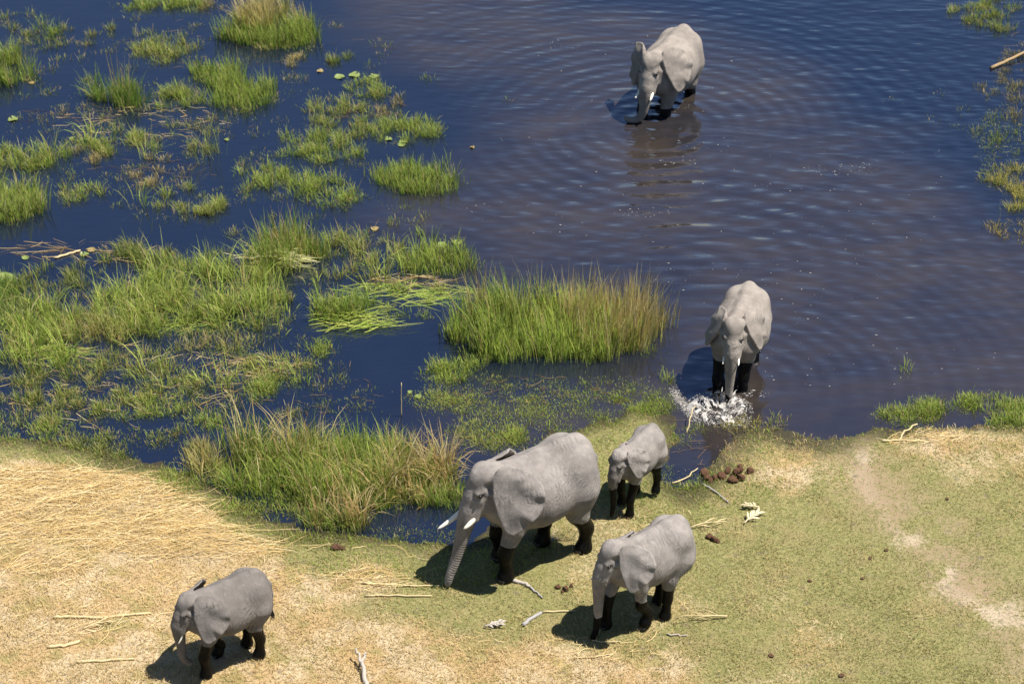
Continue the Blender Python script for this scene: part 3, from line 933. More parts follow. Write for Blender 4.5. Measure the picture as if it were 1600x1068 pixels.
def ell(px, py, rx, ry, n, power=0.5):
    """Random ground points inside an ellipse surveyed on the photograph."""
    a = rng.random(n) * 2 * math.pi
    r = rng.random(n) ** power * (0.75 + 0.5 * vnoise(np.cos(a) * 2.2 + px * 0.1, np.sin(a) * 2.2 + py * 0.1, 7))
    return ground(px + rx * r * np.cos(a), py + ry * r * np.sin(a))

def clump(bag, px, py, rx, ry, n, h, pal_b, pal_t, dry=0.1, spread=0.6, width=0.014, sub=0.22, zz=None, lean=0.0, leanaz=0.0, power=0.5, z0=-0.04, gap=0.3):
    """Tufts inside an ellipse: each tuft throws its leaves outward from its own root."""
    m = max(3, n // 16)
    tx, ty = ell(px, py, rx, ry, m, power)
    keep = (fbm(tx * 1.7, ty * 1.7, 111) > 0.36) & (fbm(tx * 4.3, ty * 4.3, 117, 2) > gap)
    if keep.sum() > 2:
        tx, ty = tx[keep], ty[keep]
    th = 0.35 + 1.0 * rng.random(len(tx))
    i = rng.integers(0, len(tx), n)
    ox, oy = rng.normal(0, sub * 0.5, n), rng.normal(0, sub * 0.5, n)
    x, y = tx[i] + ox, ty[i] + oy
    az = np.arctan2(oy, ox) + rng.normal(0, 0.9, n)
    lx = np.cos(az) * spread + lean * math.cos(leanaz)
    ly = np.sin(az) * spread + lean * math.sin(leanaz)
    az = np.arctan2(ly, lx)
    bend = np.hypot(lx, ly) * (0.25 + 1.3 * rng.random(n) ** 1.4)
    hh = h * th[i] * (0.45 + 0.75 * rng.random(n))
    z = np.maximum(z0, terrain(x, y) - 0.015)
    cb = pick(pal_b, n)
    ct = pick(pal_t, n)
    ol = rng.random(n) < 0.28
    cb[ol] = pick(C_OLIVE, int(ol.sum()))
    ct[ol] = pick(C_OLIVE, int(ol.sum())) * 1.15
    dr = rng.random(n) < dry
    cs = pick(C_STRAW, n)
    cb[dr] = 0.6 * cs[dr] + 0.4 * cb[dr]
    ct[dr] = cs[dr]
    bag.add(*blades(x, y, z, hh, width * (0.6 + 0.8 * rng.random(n)), az, bend, cb, ct))

def litter(bag, px, py, rx, ry, n, L, az0, azs, pal, wid=0.014, zoff=0.02, zf=None, curl=0.25):
    """Stems lying flat on ground or water."""
    x, y = ell(px, py, rx, ry, n)
    if zf is not None:
        kp = (dry_mask(x, y) > 0.3) | (rng.random(n) < 0.05)
        x, y = x[kp], y[kp]
        n = len(x)
    ll = L * (0.35 + 0.9 * rng.random(n) ** 2)
    az = az0 + rng.normal(0, azs, n) + np.where(rng.random(n) < 0.5, 0, math.pi)
    k = 4
    g = np.linspace(-0.5, 0.5, k + 1)
    cv = rng.normal(0, curl, n)
    a = az[:, None] + cv[:, None] * g[None] * 2
    dx = np.cumsum(np.cos(a) * ll[:, None] / k, 1)
    dy = np.cumsum(np.sin(a) * ll[:, None] / k, 1)
    X, Y = x[:, None] + dx - dx.mean(1)[:, None], y[:, None] + dy - dy.mean(1)[:, None]
    base = zf(X.ravel(), Y.ravel()).reshape(X.shape) if zf is not None else np.zeros(X.shape)
    Z = np.maximum(base, 0.0) + zoff * (0.3 + rng.random((n, 1))) + 0.03 * rng.random((n, k + 1)) * (zoff > 0.01)
    w = wid * (0.5 + 0.9 * rng.random(n))[:, None] * np.interp(np.linspace(0, 1, k + 1), [0, 0.1, 0.8, 1], [0.5, 1, 0.8, 0.15])[None]
    nx, ny = -np.sin(a), np.cos(a)
    Lp = np.stack([X - nx * w / 2, Y - ny * w / 2, Z], 2)
    Rp = np.stack([X + nx * w / 2, Y + ny * w / 2, Z + 0.004], 2)
    V = np.stack([Lp, Rp], 2).reshape(n, 2 * (k + 1), 3)
    f = []
    for i in range(k):
        f += [(2 * i, 2 * i + 1, 2 * i + 3), (2 * i, 2 * i + 3, 2 * i + 2)]
    F = (np.arange(n)[:, None, None] * 2 * (k + 1) + np.array(f)[None]).reshape(-1, 3)
    c = np.repeat(pick(pal, n), 2 * (k + 1), axis=0)
    bag.add(V.reshape(-1, 3), F, c)

# --- big tussocks, each a thing of its own
def tussock(label, px, py, parts, group='tussocks of tall marsh grass', name='grass_tussock', extra=None):
    b = Bag()
    for q in parts:
        clump(b, **q)
    if extra:
        extra(b)
    gx0, gy0 = ground(px, py)
    o = b.build(name, M_BLADE, (float(gx0), float(gy0), 0.0))
    tag(o, label, 'grass tussock', group)
    return o

def Q(px, py, rx, ry, n, h, b=C_GREEN, t=C_LIME, **k):
    return dict(px=px, py=py, rx=rx, ry=ry, n=n, h=h, pal_b=b, pal_t=t, **k)

tussock('broad tall clump of green reeds with golden tips in the middle of the picture', 870, 530, [
    Q(866, 525, 148, 42, 5200, 0.86, 0.5 * (C_LIME[[0, 1, 2, 0]] + C_GREEN), C_LIME * 1.3, dry=0.06, spread=0.45, width=0.020),
    Q(768, 520, 55, 34, 1400, 1.05, C_LIME, C_GREEN, dry=0.05, spread=0.5, width=0.020, lean=0.15, leanaz=math.pi),
    Q(958, 520, 85, 36, 2600, 1.05, C_LIME, C_STRAW * 1.3, dry=0.65, spread=0.30, width=0.018, lean=0.18, leanaz=0.2),
    Q(875, 508, 130, 24, 600, 1.2, C_LIME, C_STRAW, dry=0.6, spread=0.30, width=0.018),
    Q(950, 555, 75, 16, 700, 0.55, C_GREEN, C_LIME, dry=0.1, spread=0.7),
    Q(800, 540, 80, 12, 600, 0.5, C_GREEN, C_LIME, dry=0.05, spread=0.7)])
tussock('long clump of arching golden and green sedge beside the largest elephant', 520, 740, [
    Q(520, 742, 170, 38, 9000, 0.62, C_GREEN, C_LIME, dry=0.06, spread=0.8, width=0.017),
    Q(470, 716, 150, 22, 900, 0.75, C_GREEN, C_GREEN, dry=0.05, spread=0.4, width=0.017),
    Q(420, 725, 95, 34, 300, 1.15, C_LIME, C_STRAW, dry=0.75, spread=1.1, width=0.020, lean=0.35, leanaz=0.6),
    Q(650, 748, 70, 36, 800, 0.85, C_GOLD, C_STRAW, dry=0.6, spread=1.4, width=0.018),
    Q(545, 745, 120, 34, 320, 1.05, C_GOLD, C_STRAW, dry=0.6, spread=1.3, width=0.018, lean=0.3, leanaz=0.4),
    Q(330, 718, 35, 20, 400, 0.6, C_LIME, C_STRAW, dry=0.4, spread=0.8),
    Q(590, 778, 130, 16, 2600, 0.42, C_GREEN, C_LIME, dry=0.1, spread=0.7)])
tussock('small sedge tuft with bent brown stems at the straw bank', 520, 815, [
    Q(520, 818, 52, 13, 900, 0.45, C_GREEN, C_LIME, dry=0.2, spread=0.8),
    Q(535, 815, 50, 12, 200, 0.85, C_GOLD, C_STRAW, dry=0.7, spread=1.1, width=0.018, lean=0.3, leanaz=0.3)])
tussock('straw topped round tussock at the top left of the channel', 425, 60, [
    Q(425, 58, 70, 18, 2600, 0.60, C_GREEN, C_LIME, dry=0.05, spread=0.5, width=0.020),
    Q(425, 42, 48, 16, 1500, 1.0, C_LIME, C_STRAW, dry=0.5, spread=0.6, width=0.022, lean=0.2, leanaz=3.1),
    Q(440, 74, 50, 8, 300, 0.35, C_OLIVE, C_LIME, dry=0.2, spread=0.9)])
tussock('dark green spiky tuft with one tall straw stem, in the upper left water', 190, 158, [
    Q(192, 160, 34, 9, 700, 0.70, C_GREEN, C_GREEN, dry=0.05, spread=0.5, width=0.018),
    Q(165, 152, 22, 8, 180, 0.9, C_GREEN, C_GREEN, dry=0.1, spread=0.8, width=0.018, lean=0.5, leanaz=2.7),
    Q(188, 158, 4, 3, 8, 1.7, C_GOLD, C_STRAW, dry=0.9, spread=0.1, width=0.03)])
tussock('bright green tussock right of the spiky tuft with the straw stem', 365, 140, [
    Q(350, 125, 48, 22, 1300, 0.50, C_LIME, C_GREEN, dry=0.06, spread=0.6, width=0.018),
    Q(385, 152, 45, 20, 1300, 0.50, C_GREEN, C_LIME, dry=0.06, spread=0.5, width=0.018)])
tussock('green tussock cut by the left edge below the upper corner', 12, 110, [
    Q(8, 112, 40, 26, 1600, 0.6, C_GREEN, C_LIME, dry=0.1, spread=0.6, width=0.018)])
tussock('leafy tussock at the left edge above the open blue channel', 20, 325, [
    Q(20, 322, 46, 26, 2000, 0.6, C_GREEN, C_LIME, dry=0.15, spread=0.7, width=0.018)])
tussock('isolated green patch nearest the rippled water, left of the far elephant', 650, 285, [
    Q(650, 282, 62, 22, 2000, 0.42, C_GREEN, C_LIME, dry=0.06, spread=0.6, width=0.017)])
tussock('reed tuft with pale broken stems above the centre left marsh', 450, 410, [
    Q(448, 405, 60, 24, 1500, 0.80, C_LIME, C_GREEN, dry=0.12, spread=0.6, width=0.020),
    Q(462, 392, 22, 8, 90, 1.30, C_STRAW, C_STRAW, dry=0.9, spread=0.6, width=0.022)],
    extra=lambda b: litter(b, 438, 415, 45, 9, 120, 1.1, 0.0, 0.25, np.array([(0.55, 0.55, 0.25), (0.62, 0.58, 0.34)]), 0.025, 0.25))
tussock('sunlit green tuft in the strip of open water left of the tall reed clump', 540, 495, [
    Q(545, 490, 52, 14, 1000, 0.55, C_GREEN, C_LIME, dry=0.05, spread=0.8, width=0.019)],
    extra=lambda b: litter(b, 560, 505, 60, 14, 60, 1.3, 0.1, 0.35, C_LIME, 0.025, 0.12))
tussock('thin green patch by the rippled water above the tall reed clump', 675, 415, [
    Q(675, 410, 62, 22, 1300, 0.50, C_GREEN, C_LIME, dry=0.05, spread=0.6, width=0.018)])

# --- marsh grass: too much to count
mb = Bag()
MARSH = [  # px, py, rx, ry, blades, height, base palette, tip palette, dry share
    (45, 35, 45, 18, 350, .30, C_OLIVE, C_GREEN, .3), (95, 60, 55, 20, 350, .28, C_OLIVE, C_GREEN, .3), (245, 78, 46, 22, 1300, .34, C_OLIVE, C_LIME, .15),
    (215, 10, 28, 10, 500, .35, C_GREEN, C_LIME, .05), (285, 8, 40, 12, 700, .40, C_GREEN, C_LIME, .05), (330, 12, 20, 8, 160, .3, C_OLIVE, C_STRAW, .3),
    (280, 158, 32, 16, 700, .45, C_GREEN, C_LIME, .12), (80, 50, 20, 10, 160, .5, C_GREEN, C_GREEN, .1), (130, 50, 45, 14, 240, .35, C_OLIVE, C_GREEN, .3),
    (45, 248, 60, 22, 1300, .40, C_GREEN, C_LIME, .15), (120, 250, 45, 14, 350, .25, C_OLIVE, C_STRAW, .35), (185, 222, 52, 20, 1000, .32, C_GREEN, C_LIME, .2),
    (240, 215, 30, 14, 250, .25, C_OLIVE, C_LIME, .3), (300, 318, 46, 20, 1000, .38, C_OLIVE, C_LIME, .15), (250, 270, 50, 22, 700, .22, C_OLIVE, C_STRAW, .5),
    (130, 305, 36, 14, 450, .32, C_GREEN, C_LIME, .25), (130, 178, 60, 10, 180, .22, C_OLIVE, C_STRAW, .5), (330, 195, 60, 14, 350, .25, C_OLIVE, C_GREEN, .35),
    (490, 235, 58, 22, 1500, .38, C_GREEN, C_LIME, .1), (530, 180, 52, 20, 900, .36, C_OLIVE, C_LIME, .15), (575, 140, 32, 14, 550, .36, C_GREEN, C_LIME, .1),
    (600, 165, 30, 16, 300, .25, C_OLIVE, C_BROWN, .4), (640, 205, 52, 16, 1200, .42, C_GREEN, C_LIME, .08), (560, 200, 50, 14, 450, .3, C_OLIVE, C_GREEN, .2),
    (420, 285, 46, 20, 800, .38, C_GREEN, C_LIME, .1), (520, 303, 52, 20, 1000, .40, C_GREEN, C_LIME, .1), (470, 285, 40, 14, 350, .3, C_GREEN, C_LIME, .1),
    (538, 98, 18, 9, 260, .35, C_GREEN, C_OLIVE, .1), (440, 95, 40, 10, 250, .25, C_OLIVE, C_STRAW, .4), (670, 122, 8, 4, 26, .2, C_GREEN, C_GREEN, 0),
    (790, 155, 8, 4, 18, .2, C_GREEN, C_GREEN, .1), (100, 130, 60, 20, 140, .28, C_OLIVE, C_GREEN, .3), (330, 240, 60, 18, 260, .25, C_OLIVE, C_GREEN, .3),
    (215, 405, 56, 16, 1100, .40, C_GREEN, C_OLIVE, .1), (330, 455, 100, 40, 3000, .55, C_GREEN, C_LIME, .1), (215, 490, 85, 36, 2600, .48, C_GREEN, C_LIME, .15),
    (60, 525, 75, 42, 2800, .50, C_GREEN, C_LIME, .12), (70, 445, 70, 28, 1100, .36, C_GREEN, C_OLIVE, .15), (15, 470, 40, 22, 900, .5, C_GREEN, C_GREEN, .1),
    (150, 520, 60, 26, 900, .45, C_LIME, C_STRAW, .25), (400, 490, 70, 24, 800, .42, C_LIME, C_GREEN, .2), (590, 405, 40, 26, 500, .35, C_OLIVE, C_LIME, .25),
    (520, 400, 50, 26, 700, .50, C_OLIVE, C_LIME, .2), (620, 455, 70, 16, 260, .30, C_GREEN, C_LIME, .3), (505, 545, 22, 9, 350, .30, C_LIME, C_GREEN, .1),
    (385, 575, 90, 26, 2400, .16, C_OLIVE, C_LIME, .2), (430, 605, 52, 16, 1200, .22, C_GREEN, C_LIME, .1), (300, 590, 80, 24, 900, .18, C_OLIVE, C_LIME, .2),
    (100, 625, 120, 34, 2200, .20, C_OLIVE, C_LIME, .25), (250, 650, 110, 30, 1900, .22, C_GREEN, C_LIME, .15), (60, 600, 80, 22, 900, .28, C_GREEN, C_OLIVE, .2),
    (190, 575, 90, 20, 800, .28, C_OLIVE, C_LIME, .25), (320, 540, 60, 16, 300, .35, C_GREEN, C_STRAW, .3), (600, 500, 60, 16, 260, .26, C_GREEN, C_LIME, .15),
    (60, 675, 120, 20, 2400, .16, C_GREEN, C_LIME, .2), (200, 702, 110, 16, 2200, .16, C_GREEN, C_OLIVE, .2), (300, 745, 50, 22, 1000, .16, C_GREEN, C_LIME, .2), (380, 792, 50, 16, 900, .14, C_GREEN, C_LIME, .2), (520, 842, 80, 9, 900, .12, C_OLIVE, C_LIME, .2), (340, 740, 40, 20, 600, .25, C_GREEN, C_LIME, .2),
    (420, 800, 60, 16, 900, .14, C_OLIVE, C_LIME, .2), (640, 838, 90, 12, 1100, .10, C_OLIVE, C_GREEN, .15), (470, 785, 60, 14, 500, .3, C_GREEN, C_LIME, .2),
    (700, 575, 45, 20, 1500, .24, C_GREEN, C_LIME, .08), (690, 620, 40, 22, 2600, .12, C_OLIVE, C_LIME, .12), (790, 625, 105, 30, 6500, .10, C_OLIVE, C_LIME, .12),
    (900, 645, 110, 26, 6500, .09, C_GREEN, C_LIME, .08), (990, 630, 60, 18, 3500, .10, C_GREEN, C_LIME, .08), (780, 680, 70, 20, 3000, .14, C_OLIVE, C_LIME, .12),
    (850, 690, 50, 16, 800, .16, C_GREEN, C_LIME, .1), (930, 600, 70, 10, 500, .12, C_GREEN, C_LIME, .1), (1045, 585, 12, 10, 60, .35, C_GREEN, C_LIME, .1),
    (1080, 675, 16, 6, 140, .16, C_GREEN, C_LIME, .1), (1075, 695, 20, 6, 140, .1, C_GREEN, C_LIME, .1), (1170, 665, 40, 10, 500, .18, C_LIME, C_GOLD, .3),
    (1048, 725, 12, 20, 260, .12, C_GREEN, C_LIME, .1), (1065, 760, 30, 7, 400, .12, C_GREEN, C_LIME, .2), (1095, 745, 18, 8, 260, .14, C_GREEN, C_LIME, .2), (1060, 690, 20, 8, 200, .1, C_GREEN, C_LIME, .1), (1225, 655, 14, 5, 90, .14, C_GREEN, C_LIME, .1), (1555, 22, 60, 22, 1300, .30, C_OLIVE, C_GREEN, .15), (1520, 10, 40, 10, 300, .3, C_GREEN, C_LIME, .2),
    (1580, 125, 45, 55, 1200, .22, C_OLIVE, C_BROWN, .2), (1560, 210, 55, 60, 900, .18, C_OLIVE, C_GREEN, .1), (1588, 295, 38, 32, 1300, .28, C_LIME, C_GOLD, .2),
    (1580, 362, 40, 14, 500, .26, C_OLIVE, C_GOLD, .3), (1540, 285, 40, 22, 120, .2, C_OLIVE, C_GREEN, .2), (1440, 140, 60, 40, 60, .15, C_OLIVE, C_GREEN, .2),
    (1510, 640, 110, 18, 2600, .26, C_GREEN, C_LIME, .06), (1420, 652, 50, 12, 800, .22, C_GREEN, C_LIME, .1), (1580, 650, 50, 16, 900, .3, C_GREEN, C_LIME, .1),
    (-110, 110, 80, 40, 900, .35, C_GREEN, C_LIME, .1), (-100, 300, 80, 40, 900, .35, C_GREEN, C_LIME, .15), (-130, 500, 110, 60, 2400, .4, C_GREEN, C_LIME, .15),
    (-130, 620, 110, 40, 1600, .2, C_OLIVE, C_LIME, .2), (120, -50, 120, 30, 900, .35, C_GREEN, C_LIME, .1), (360, -60, 100, 30, 800, .35, C_GREEN, C_LIME, .1),
    (1690, 150, 60, 70, 800, .22, C_OLIVE, C_GREEN, .2), (1690, 320, 60, 60, 800, .25, C_OLIVE, C_LIME, .2), (1720, 640, 90, 20, 1300, .26, C_GREEN, C_LIME, .1),
    (1420, 575, 6, 3, 20, .3, C_LIME, C_GREEN, .1), (300, 80, 260, 80, 2800, .18, C_OLIVE, C_GREEN, .3), (280, 230, 280, 100, 4800, .17, C_OLIVE, C_GREEN, .3),
    (230, 590, 270, 105, 9500, .17, C_OLIVE, C_GREEN, .25), (540, 400, 190, 70, 900, .25, C_OLIVE, C_GREEN, .2),
]
for (px, py, rx, ry, n, h, b, t, dr) in MARSH:
    low = h <= 0.18
    clump(mb, px, py, rx * 1.15, ry * 1.15, int(n * 1.25), h * 0.85, b, t, dr, 1.0, 0.014, 0.24 if low else 0.18, power=0.62, gap=0.46)
for (px, py, rx, ry, n) in ((330, 455, 100, 40, 420), (215, 490, 85, 36, 420), (60, 525, 75, 42, 420), (450, 410, 80, 30, 260), (400, 500, 80, 24, 260), (300, 590, 160, 40, 200), (250, 240, 220, 90, 160), (560, 440, 80, 30, 120)):
    clump(mb, px, py, rx, ry, n, 0.85, C_LIME, C_LIME, 0.15, 1.3, 0.017, 0.35, power=0.62)
for (px, py, rx, ry, n, L, pal) in ((250, 270, 90, 25, 90, .5, C_BROWN), (120, 180, 110, 12, 60, .6, C_BROWN), (230, 190, 150, 30, 90, .5, C_STRAW), (580, 175, 60, 30, 60, .5, C_BROWN),
        (620, 460, 110, 18, 110, 1.2, C_LIME), (640, 440, 70, 10, 40, 1.2, C_STRAW), (480, 620, 120, 30, 60, .3, C_BROWN), (130, 395, 120, 18, 60, .8, C_STRAW), (400, 575, 80, 20, 120, .5, C_STRAW),
        (180, 600, 200, 60, 160, .5, C_STRAW), (350, 60, 250, 50, 90, .5, C_BROWN), (80, 550, 60, 10, 90, .9, C_LIME), (270, 510, 120, 12, 70, .9, C_LIME), (1085, 690, 40, 40, 40, .35, C_BROWN),
        (850, 610, 120, 24, 90, .4, C_BROWN), (1590, 110, 30, 60, 30, .5, C_BROWN), (1560, 230, 40, 90, 60, .25, C_OLIVE)):
    br = pal is C_BROWN
    litter(mb, px, py, rx, ry, n // 2 if br else n, L, 0.0, 0.5, pal, 0.010 if br else 0.016, 0.012)
tag(mb.build('marsh_grass', M_BLADE), 'sparse green marsh grass standing in the shallow water', 'grass', kind='stuff')

# --- short turf and dry grass on the bank
def land_points(n, seed):
    g = np.random.default_rng(seed)
    px = g.random(n) * 2000 - 200
    py = 600 + g.random(n) * 560
    x, y = ground(px, py, 0.2)
    return x, y

def turf(n, seed, sel, h, pal_b, pal_t, wid, spread, dryshare):
    x, y = land_points(n, seed)
    z = terrain(x, y)
    k = (z > 0.012) & sel(x, y)
    x, y, z = x[k], y[k], z[k]
    n = len(x)
    p = 0.6 + 0.8 * fbm(x * 2.4, y * 2.4, 131)
    hh = h * p * (0.5 + rng.random(n))
    cb, ct = pick(pal_b, n), pick(pal_t, n)
    patch = sstep(0.35, 0.65, fbm(x * 3.3, y * 3.3, 137))[:, None]
    ct = ct * (0.82 + 0.36 * patch)
    dr = rng.random(n) < dryshare
    cs = pick(C_STRAW, n)
    ct[dr] = cs[dr]
    cb[dr] = cs[dr] * 0.8
    return blades(x, y, z - 0.01, hh, wid * (0.6 + 0.8 * rng.random(n)), rng.random(n) * 6.283, spread * (0.3 + rng.random(n)), cb, ct, segs=2, start=0.3)

tb = Bag()
C_TURF = np.array([[0.95, 0.87, 0.90]]) * np.array([(0.18, 0.215, 0.060), (0.24, 0.26, 0.085), (0.30, 0.29, 0.11), (0.38, 0.33, 0.16)])
C_DRYG = 0.9 * np.array([(0.55, 0.42, 0.20), (0.63, 0.50, 0.28), (0.46, 0.32, 0.12), (0.36, 0.31, 0.11), (0.42, 0.26, 0.10)])
bare = lambda x, y: (rng.random(len(x)) > 0.93 * np.maximum(sand_mask(x, y), trail_mask(x, y)))
tb.add(*turf(85000, 5, lambda x, y: (np.abs(poly_sd(x, y, LAND) - 0.6) < 1.0) & bare(x, y) & (rng.random(len(x)) > 0.8 * dry_mask(x, y)), 0.085, C_GREEN, C_LIME, 0.012, 0.9, 0.12))
tb.add(*turf(385000, 1, lambda x, y: (rng.random(len(x)) > dry_mask(x, y)) & bare(x, y) & (rng.random(len(x)) < 0.25 + fbm(x * 1.9, y * 1.9, 141)), 0.048, C_TURF, C_TURF, 0.011, 0.9, 0.13))
tag(tb.build('bank_turf', M_BLADE), 'short grazed green turf on the bank', 'grass', kind='stuff')
db = Bag()
db.add(*turf(330000, 2, lambda x, y: (rng.random(len(x)) < dry_mask(x, y)) & bare(x, y) & (rng.random(len(x)) < 0.2 + 1.1 * fbm(x * 1.5, y * 1.5, 151)), 0.095, C_DRYG, C_DRYG, 0.010, 1.3, 0.25))
tag(db.build('dry_grass', M_STRAW), 'dry straw coloured grass on the bank', 'grass', kind='stuff')
sb = Bag()
for (px, py, rx, ry, n, L, az, azs) in ((150, 800, 220, 72, 900, 1.3, 0.02, 0.38), (330, 855, 190, 28, 500, 1.2, -0.05, 0.28), (60, 850, 140, 70, 420, 1.1, 0.2, 0.45), (560, 860, 120, 16, 130, 1.1, 0.03, 0.3),
        (90, 770, 130, 28, 350, 1.2, 0.05, 0.25), (620, 915, 110, 14, 26, 1.5, 0.02, 0.15), (220, 960, 220, 60, 160, 0.7, 0.1, 0.6), (560, 900, 180, 40, 120, 0.7, 0.1, 0.6),
        (1250, 850, 350, 160, 45, 0.28, 0.2, 0.9), (1450, 690, 120, 14, 90, 0.7, 0.1, 0.4), (900, 1020, 200, 40, 90, 0.5, 0.1, 0.7), (300, 760, 120, 30, 150, .8, 0.0, .5)):
    litter(sb, px, py, rx, ry, int(n * 2.2), L * 0.8, az, azs * 1.4, np.minimum(C_STRAW * 1.15, 0.75), 0.0065, 0.030, terrain, 0.6)
tag(sb.build('straw_litter', M_STRAW), 'flattened dry reed stems strewn over the left bank', 'straw', kind='stuff')

# ---------------------------------------------------------------- small things on the bank and the water
M_PAD = mat_plain('lily_pad', (0.16, 0.20, 0.055), 0.45, 0.4, 0.3, 9.0)
M_PAD_OLD = mat_plain('old_lily_pad', (0.24, 0.18, 0.07), 0.5, 0.4, 0.3, 9.0)
M_DUNG = mat_plain('dung', (0.16, 0.086, 0.052), 0.9, 0.1, 0.6, 30.0, 0.03)
M_FRESH = mat_plain('fibrous_dung', (0.36, 0.19, 0.08), 0.9, 0.1, 0.5, 40.0, 0.03)
M_WOOD = mat_plain('grey_driftwood', (0.30, 0.285, 0.275), 0.8, 0.2, 0.3, 25.0, 0.01)
M_BONE = mat_plain('bleached_wood', (0.36, 0.32, 0.275), 0.8, 0.2, 0.15, 25.0, 0.005)
M_REED = mat_plain('dry_reed', (0.50, 0.40, 0.22), 0.7, 0.2, 0.2, 12.0)
M_PALM = mat_plain('dry_palm', (0.52, 0.44, 0.28), 0.7, 0.2, 0.2, 12.0)
M_BROWNREED = mat_plain('brown_reed', (0.30, 0.21, 0.11), 0.8, 0.2, 0.3, 12.0)

def onground(px, py):
    z = 0.15
    for _ in range(3):
        x, y = ground(px, py, max(z, 0.0))
        z = float(terrain(np.array([x]), np.array([y]))[0])
    return Vector((float(x), float(y), max(z, 0.0)))

def pad_mesh(seed):
    g = np.random.default_rng(seed)
    n = 18
    a = np.linspace(0.22, 2 * math.pi - 0.22, n)
    r = 1 + 0.05 * np.sin(a * 3 + seed) + 0.03 * g.normal(0, 1, n)
    up = [(0, 0, 0.012)] + [(0.5 * r[i] * math.cos(a[i]), 0.5 * r[i] * math.sin(a[i]), 0.010) for i in range(n)] + \
         [(r[i] * math.cos(a[i]), r[i] * math.sin(a[i]), 0.014 + 0.03 * max(0, math.sin(a[i] * 2 + seed))) for i in range(n)]
    lo = [(v[0], v[1], v[2] - 0.012) for v in up]
    f = []
    for s, flip in ((0, False), (len(up), True)):
        for i in range(n - 1):
            t = [(s, s + 1 + i, s + 2 + i, s + 2 + i), (s + 1 + i, s + 1 + n + i, s + 2 + n + i, s + 2 + i)]
            for q in t:
                q = tuple(dict.fromkeys(q))
                f.append(q[::-1] if flip else q)
    for i in range(n - 1):
        f.append((1 + n + i, len(up) + 1 + n + i, len(up) + 2 + n + i, 2 + n + i))
    me = bpy.data.meshes.new('lily_pad')
    me.from_pydata(up + lo, [], f)
    me.update()
    return me

PADM = []
for mt in (M_PAD, M_PAD_OLD):
    for s in range(2):
        me = pad_mesh(s + 1)
        me.materials.append(mt)
        PADM.append(me)
PADS = [  # px, py, radius, old?, label
    (113, 217, .13, 0, 'leftmost green lily pad of the row in the upper left water'), (124, 220, .12, 0, 'second green lily pad of the row in the upper left water'),
    (136, 218, .13, 0, 'third green lily pad of the row in the upper left water'), (147, 220, .12, 0, 'rightmost green lily pad of the row in the upper left water'),
    (145, 206, .11, 0, 'small lily pad just above the row in the upper left water'), (20, 187, .20, 0, 'olive lily pad near the left edge beside brown stems'),
    (354, 219, .10, 0, 'lone pale lily pad in open water right of the row'), (531, 121, .22, 0, 'left one of three large lily pads at the channel edge'),
    (554, 118, .24, 0, 'middle one of three large lily pads at the channel edge'), (585, 120, .20, 0, 'right one of three large lily pads at the channel edge'),
    (630, 222, .17, 0, 'upper one of two yellowish lily pads by the rippled water'), (628, 227, .16, 0, 'lower one of two yellowish lily pads by the rippled water'),
    (607, 218, .15, 0, 'olive lily pad left of the two yellowish pads'), (535, 308, .20, 0, 'green lily pad at the foot of the lower grass patch'),
    (7, 435, .34, 0, 'largest pale lily pad at the left edge above the marsh'), (40, 403, .14, 0, 'small lily pad in the channel at the left'),
    (132, 398, .16, 0, 'green lily pad below the straw stem in the left channel'), (142, 391, .16, 1, 'brown lily pad beside the straw stem in the left channel'),
    (690, 383, .20, 0, 'green lily pad inside the thin patch by the rippled water'), (714, 379, .18, 0, 'yellow green lily pad right of the thin patch by the rippled water'),
    (586, 358, .15, 1, 'orange brown lily pad floating above the centre left marsh'), (653, 620, .12, 0, 'pale lily pad in the dark pool left of the floating turf'),
    (641, 613, .09, 0, 'tiny lily pad in the dark pool left of the floating turf'), (738, 231, .09, 1, 'lone yellowed pad drifting toward the far elephant'),
    (50, 130, .12, 1, 'brown pad near the green tussock at the left edge'), (500, 112, .14, 1, 'reddish pad left of the three large lily pads')]
for i, (px, py, r, old, lab) in enumerate(PADS):
    x, y = ground(px, py)
    o = link('lily_pad', PADM[2 * old + i % 2], None, None, (float(x), float(y), 0.004 + 0.002 * (i % 3)))
    o.scale = (r * 0.65, r * 0.65, 1.0)
    o.rotation_euler = (0, 0, i * 1.7)
    tag(o, lab, 'lily pad', 'lily pads on the marsh water')

# dung
DB = [ball_mesh('dung_ball', (1, 1, 0.85), 16, 11, 0.9, s) for s in range(3)]
def dung(name, label, px, py, balls, mat, cat='dung', group=None):
    c = onground(px, py)
    root = empty(name, c)
    tag(root, label, cat, group)
    for k, (qx, qy, r, lift) in enumerate(balls):
        w = onground(qx, qy)
        o = link('dung_ball', DB[k % 3], mat, root, (w.x - c.x, w.y - c.y, w.z - c.z + r * 0.40 + lift * 0.6))
        o.scale = (r * 1.0, r * 0.85, r * 0.72)
        o.rotation_euler = (k * 0.8, k * 0.5, k * 1.9)
    return root
dung('dung_pile', 'heap of dark brown dung balls on the point of the bank', 1125, 748,
     [(1145, 752, .11, 0), (1158, 748, .10, 0), (1137, 738, .09, 0), (1156, 736, .10, 0.05), (1172, 738, .09, 0), (1128, 746, .10, 0), (1117, 748, .08, 0),
      (1101, 741, .11, 0), (1104, 749, .09, 0), (1110, 752, .07, 0), (1150, 742, .09, 0.10)], M_DUNG)
dung('dung_lump', 'orange fibrous dung lump on the straw bank left of the largest elephant', 527, 857, [(524, 857, .09, 0), (530, 856, .08, 0), (537, 858, .05, 0)], M_FRESH)
dung('dung_lump', 'orange fibrous dung lump behind the stepping young elephant', 1110, 842, [(1109, 840, .08, 0), (1116, 844, .08, 0), (1122, 847, .05, 0)], M_FRESH)
